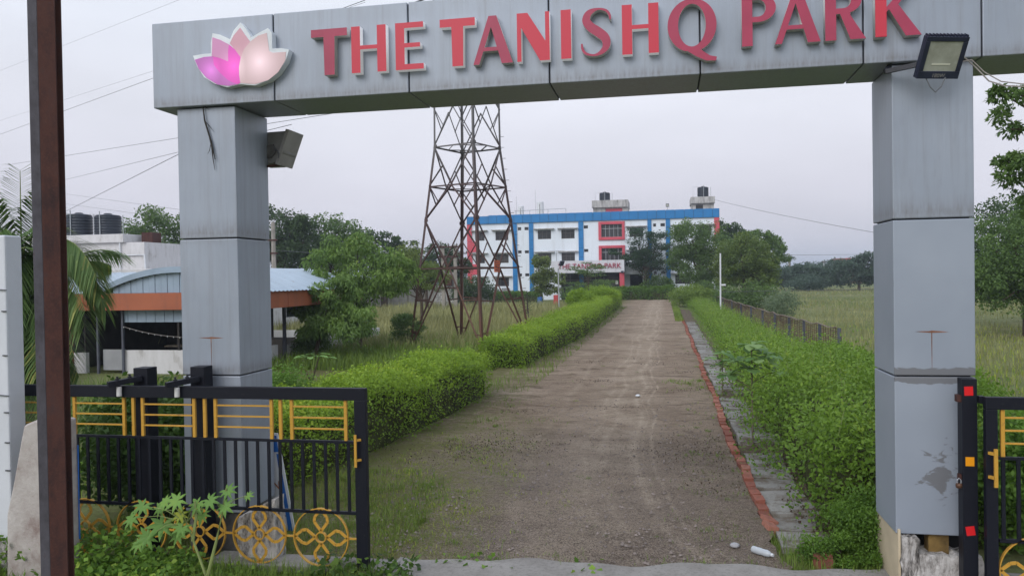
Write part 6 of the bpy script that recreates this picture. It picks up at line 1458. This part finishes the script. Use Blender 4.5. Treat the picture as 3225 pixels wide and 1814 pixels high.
tufts(24, (.1, .9, 18.3, 20.5), 0, 16, .12, (.03, .09))
tufts(30, (-3.9, -3.0, 14, 17), 0, 18, .12, (.03, .10))
grass('grass', 3600, (-4.6, -3.1, 18, 66), .5, (.05, .25), .0009, 'grass_green', lambda X, Y: X > -4.3)
grass('grass', 2200, (.55, 1.0, 46, 80), .4, (.1, .3), .001, 'grass_green')
grass('grass', 2600, (.98, 1.08, 8.4, 30), .8, (.03, .10), .0006, 'grass_green')
grass('grass', 1500, (1.05, 1.75, 8.2, 25), .5, (.03, .12), .0007, 'grass_green', lambda X, Y: X > 1.5-.5*(RNG.random(len(X)) < .12))
grass('grass', 9000, (-6.6, -2.5, 6.05, 6.72), .0, (.06, .26), .0009, 'grass_green')
grass('grass', 1200, (1.0, 1.9, 7.35, 8.3), .0, (.05, .2), .0009, 'grass_green')
grass('grass', 500, (-2.4, .9, 7.15, 7.42), .0, (.02, .09), .0009, 'grass_green', lambda X, Y: patch(X, Y, 1.7, .9, .3))
def cover(name, n, reg, zr, size, mat, keep=None, dens=.3):
    X, Y = scatter(n, *reg, dens)
    if keep is not None: k = keep(X, Y); X, Y = X[k], Y[k]
    o = leaves(name, np.stack([X, Y, zr[0]+(zr[1]-zr[0])*RNG.random(len(X))**1.4], 1), size*(.6+.8*RNG.random(len(X))), mat, None, None, (0, 0, 2.0), None, .85); o['kind'] = 'stuff'; return o
mound = lambda X, Y: RNG.random(len(X)) < (.55+.45*np.sin(X*2.6+.7))
cover('weeds', 5600, (-6.8, -4.9, 5.95, 6.68), (.02, .42), .06, 'weed_leaf', mound, 0)
cover('weeds', 3400, (-5.0, -4.2, 5.95, 6.68), (.02, .24), .05, 'weed_leaf', mound, 0)
cover('weeds', 3600, (-4.6, -3.2, 6.05, 6.66), (.01, .13), .04, 'weed_leaf', mound, 0)
cover('weeds', 700, (-3.1, -2.2, 6.3, 6.9), (.02, .22), .055, 'vine_leaf', None, 0)
cover('weeds', 9000, (-4.7, -2.0, 7.3, 16), (.01, .05), .035, 'weed_leaf', lambda X, Y: patch(X, Y, 1.2, .3, .0) & (X < -2.2-.13*(Y-7.4)+.6*RNG.random(len(X))), .6)
cover('weeds', 16000, (-12, -5.4, 9, 30), (.05, .45), .06, 'weed_leaf', lambda X, Y: notshed(X, Y) & patch(X, Y, .7, 1.9, .1), .8)
cover('weeds', 1500, (.7, 1.9, 7.5, 13), (.01, .06), .03, 'weed_leaf', lambda X, Y: X > 1.15+.3*RNG.random(len(X)), .4)
cover('weeds', 260, (-2.2, -.6, 6.95, 7.35), (.05, .10), .06, 'weed_leaf', lambda X, Y: patch(X, Y, 1.9, .9, .4), 0)
def litter(n, c, r, size):
    X = c[0]+RNG.normal(size=n)*r[0]; Y = c[1]+RNG.normal(size=n)*r[1]; X = np.clip(X, -4.6, .97)
    o = leaves('leaf_litter', np.stack([X, Y,   .055+.02*RNG.random(n)], 1), size*(.5+RNG.random(n)), 'litter_leaf', None, None, (0, 0, 3.0), None, .6); o['kind'] = 'stuff'
litter(900, (-2.6, 12.3), (.7, .55), .026); litter(700, (-3.3, 11.6), (.5, .5), .026); litter(1000, (.55, 12.2), (.38, .75), .024); litter(500, (-.2, 12.0), (.5, .5), .022)
for c_ in ((.4, 18.5), (-.2, 24), (.6, 22), (-1.8, 20), (-.6, 25.5), (-2.2, 24.5), (.5, 27), (-1.0, 16), (.6, 10), (-3.0, 15.5)): litter(120, c_, (.35, .22), .03)
cover('leaf_litter', 2600, (1.12, 1.8, 8.0, 24), (.085, .11), .034, 'litter_leaf', lambda X, Y: (X > 1.25+.25*RNG.random(len(X))) & patch(X, Y, 3.1, .5, -.2), .6)
cover('weeds', 1500, (1.10, 1.8, 8.0, 22), (.07, .16), .035, 'weed_leaf', lambda X, Y: (X > 1.42+.2*np.sin(Y*2.1)) & patch(X, Y, 2.3, 1.5, .0), .6)
# gravel on the road
n_ = 6500; X_, Y_ = scatter(n_, -3.4, .95, 7.3, 17, .8); s_ = .004+.020*RNG.random(n_)**5
b_ = np.stack([X_, Y_, X_*0+.05], 1); j_ = lambda: RNG.normal(size=(n_, 1))*.25
V_ = np.stack([b_+np.array(d)*s_[:, None]*(1+j_()) for d in ((1, 0, 0), (0, 1, 0), (-1, 0, 0), (0, -1, 0), (0, 0, .9))], 1).reshape(-1, 3); i_ = np.arange(n_)*5
F_ = np.concatenate([np.stack([i_+a, i_+b, i_+4], 1) for a, b in ((0, 1), (1, 2), (2, 3), (3, 0))])
o = link('gravel', npmesh('gravel', V_, None, F_), 'gravel'); o['kind'] = 'stuff'

# ------------------------------------------------------------------ air: thin pale haze over the whole place
hz = bpy.data.materials.new('haze'); hz.use_nodes = True; hn = hz.node_tree.nodes; hn.remove(hn['Principled BSDF'])
pv_ = hn.new('ShaderNodeVolumePrincipled'); pv_.inputs['Color'].default_value = (.80, .88, 1.0, 1); pv_.inputs['Density'].default_value = HAZE; pv_.inputs['Anisotropy'].default_value = .2
hz.node_tree.links.new(pv_.outputs[0], hn['Material Output'].inputs['Volume']); MAT['haze'] = hz
o = BX(-3100, 3100, -70, 4100, -1.0, 34).build('haze', 'haze'); o['kind'] = 'stuff'
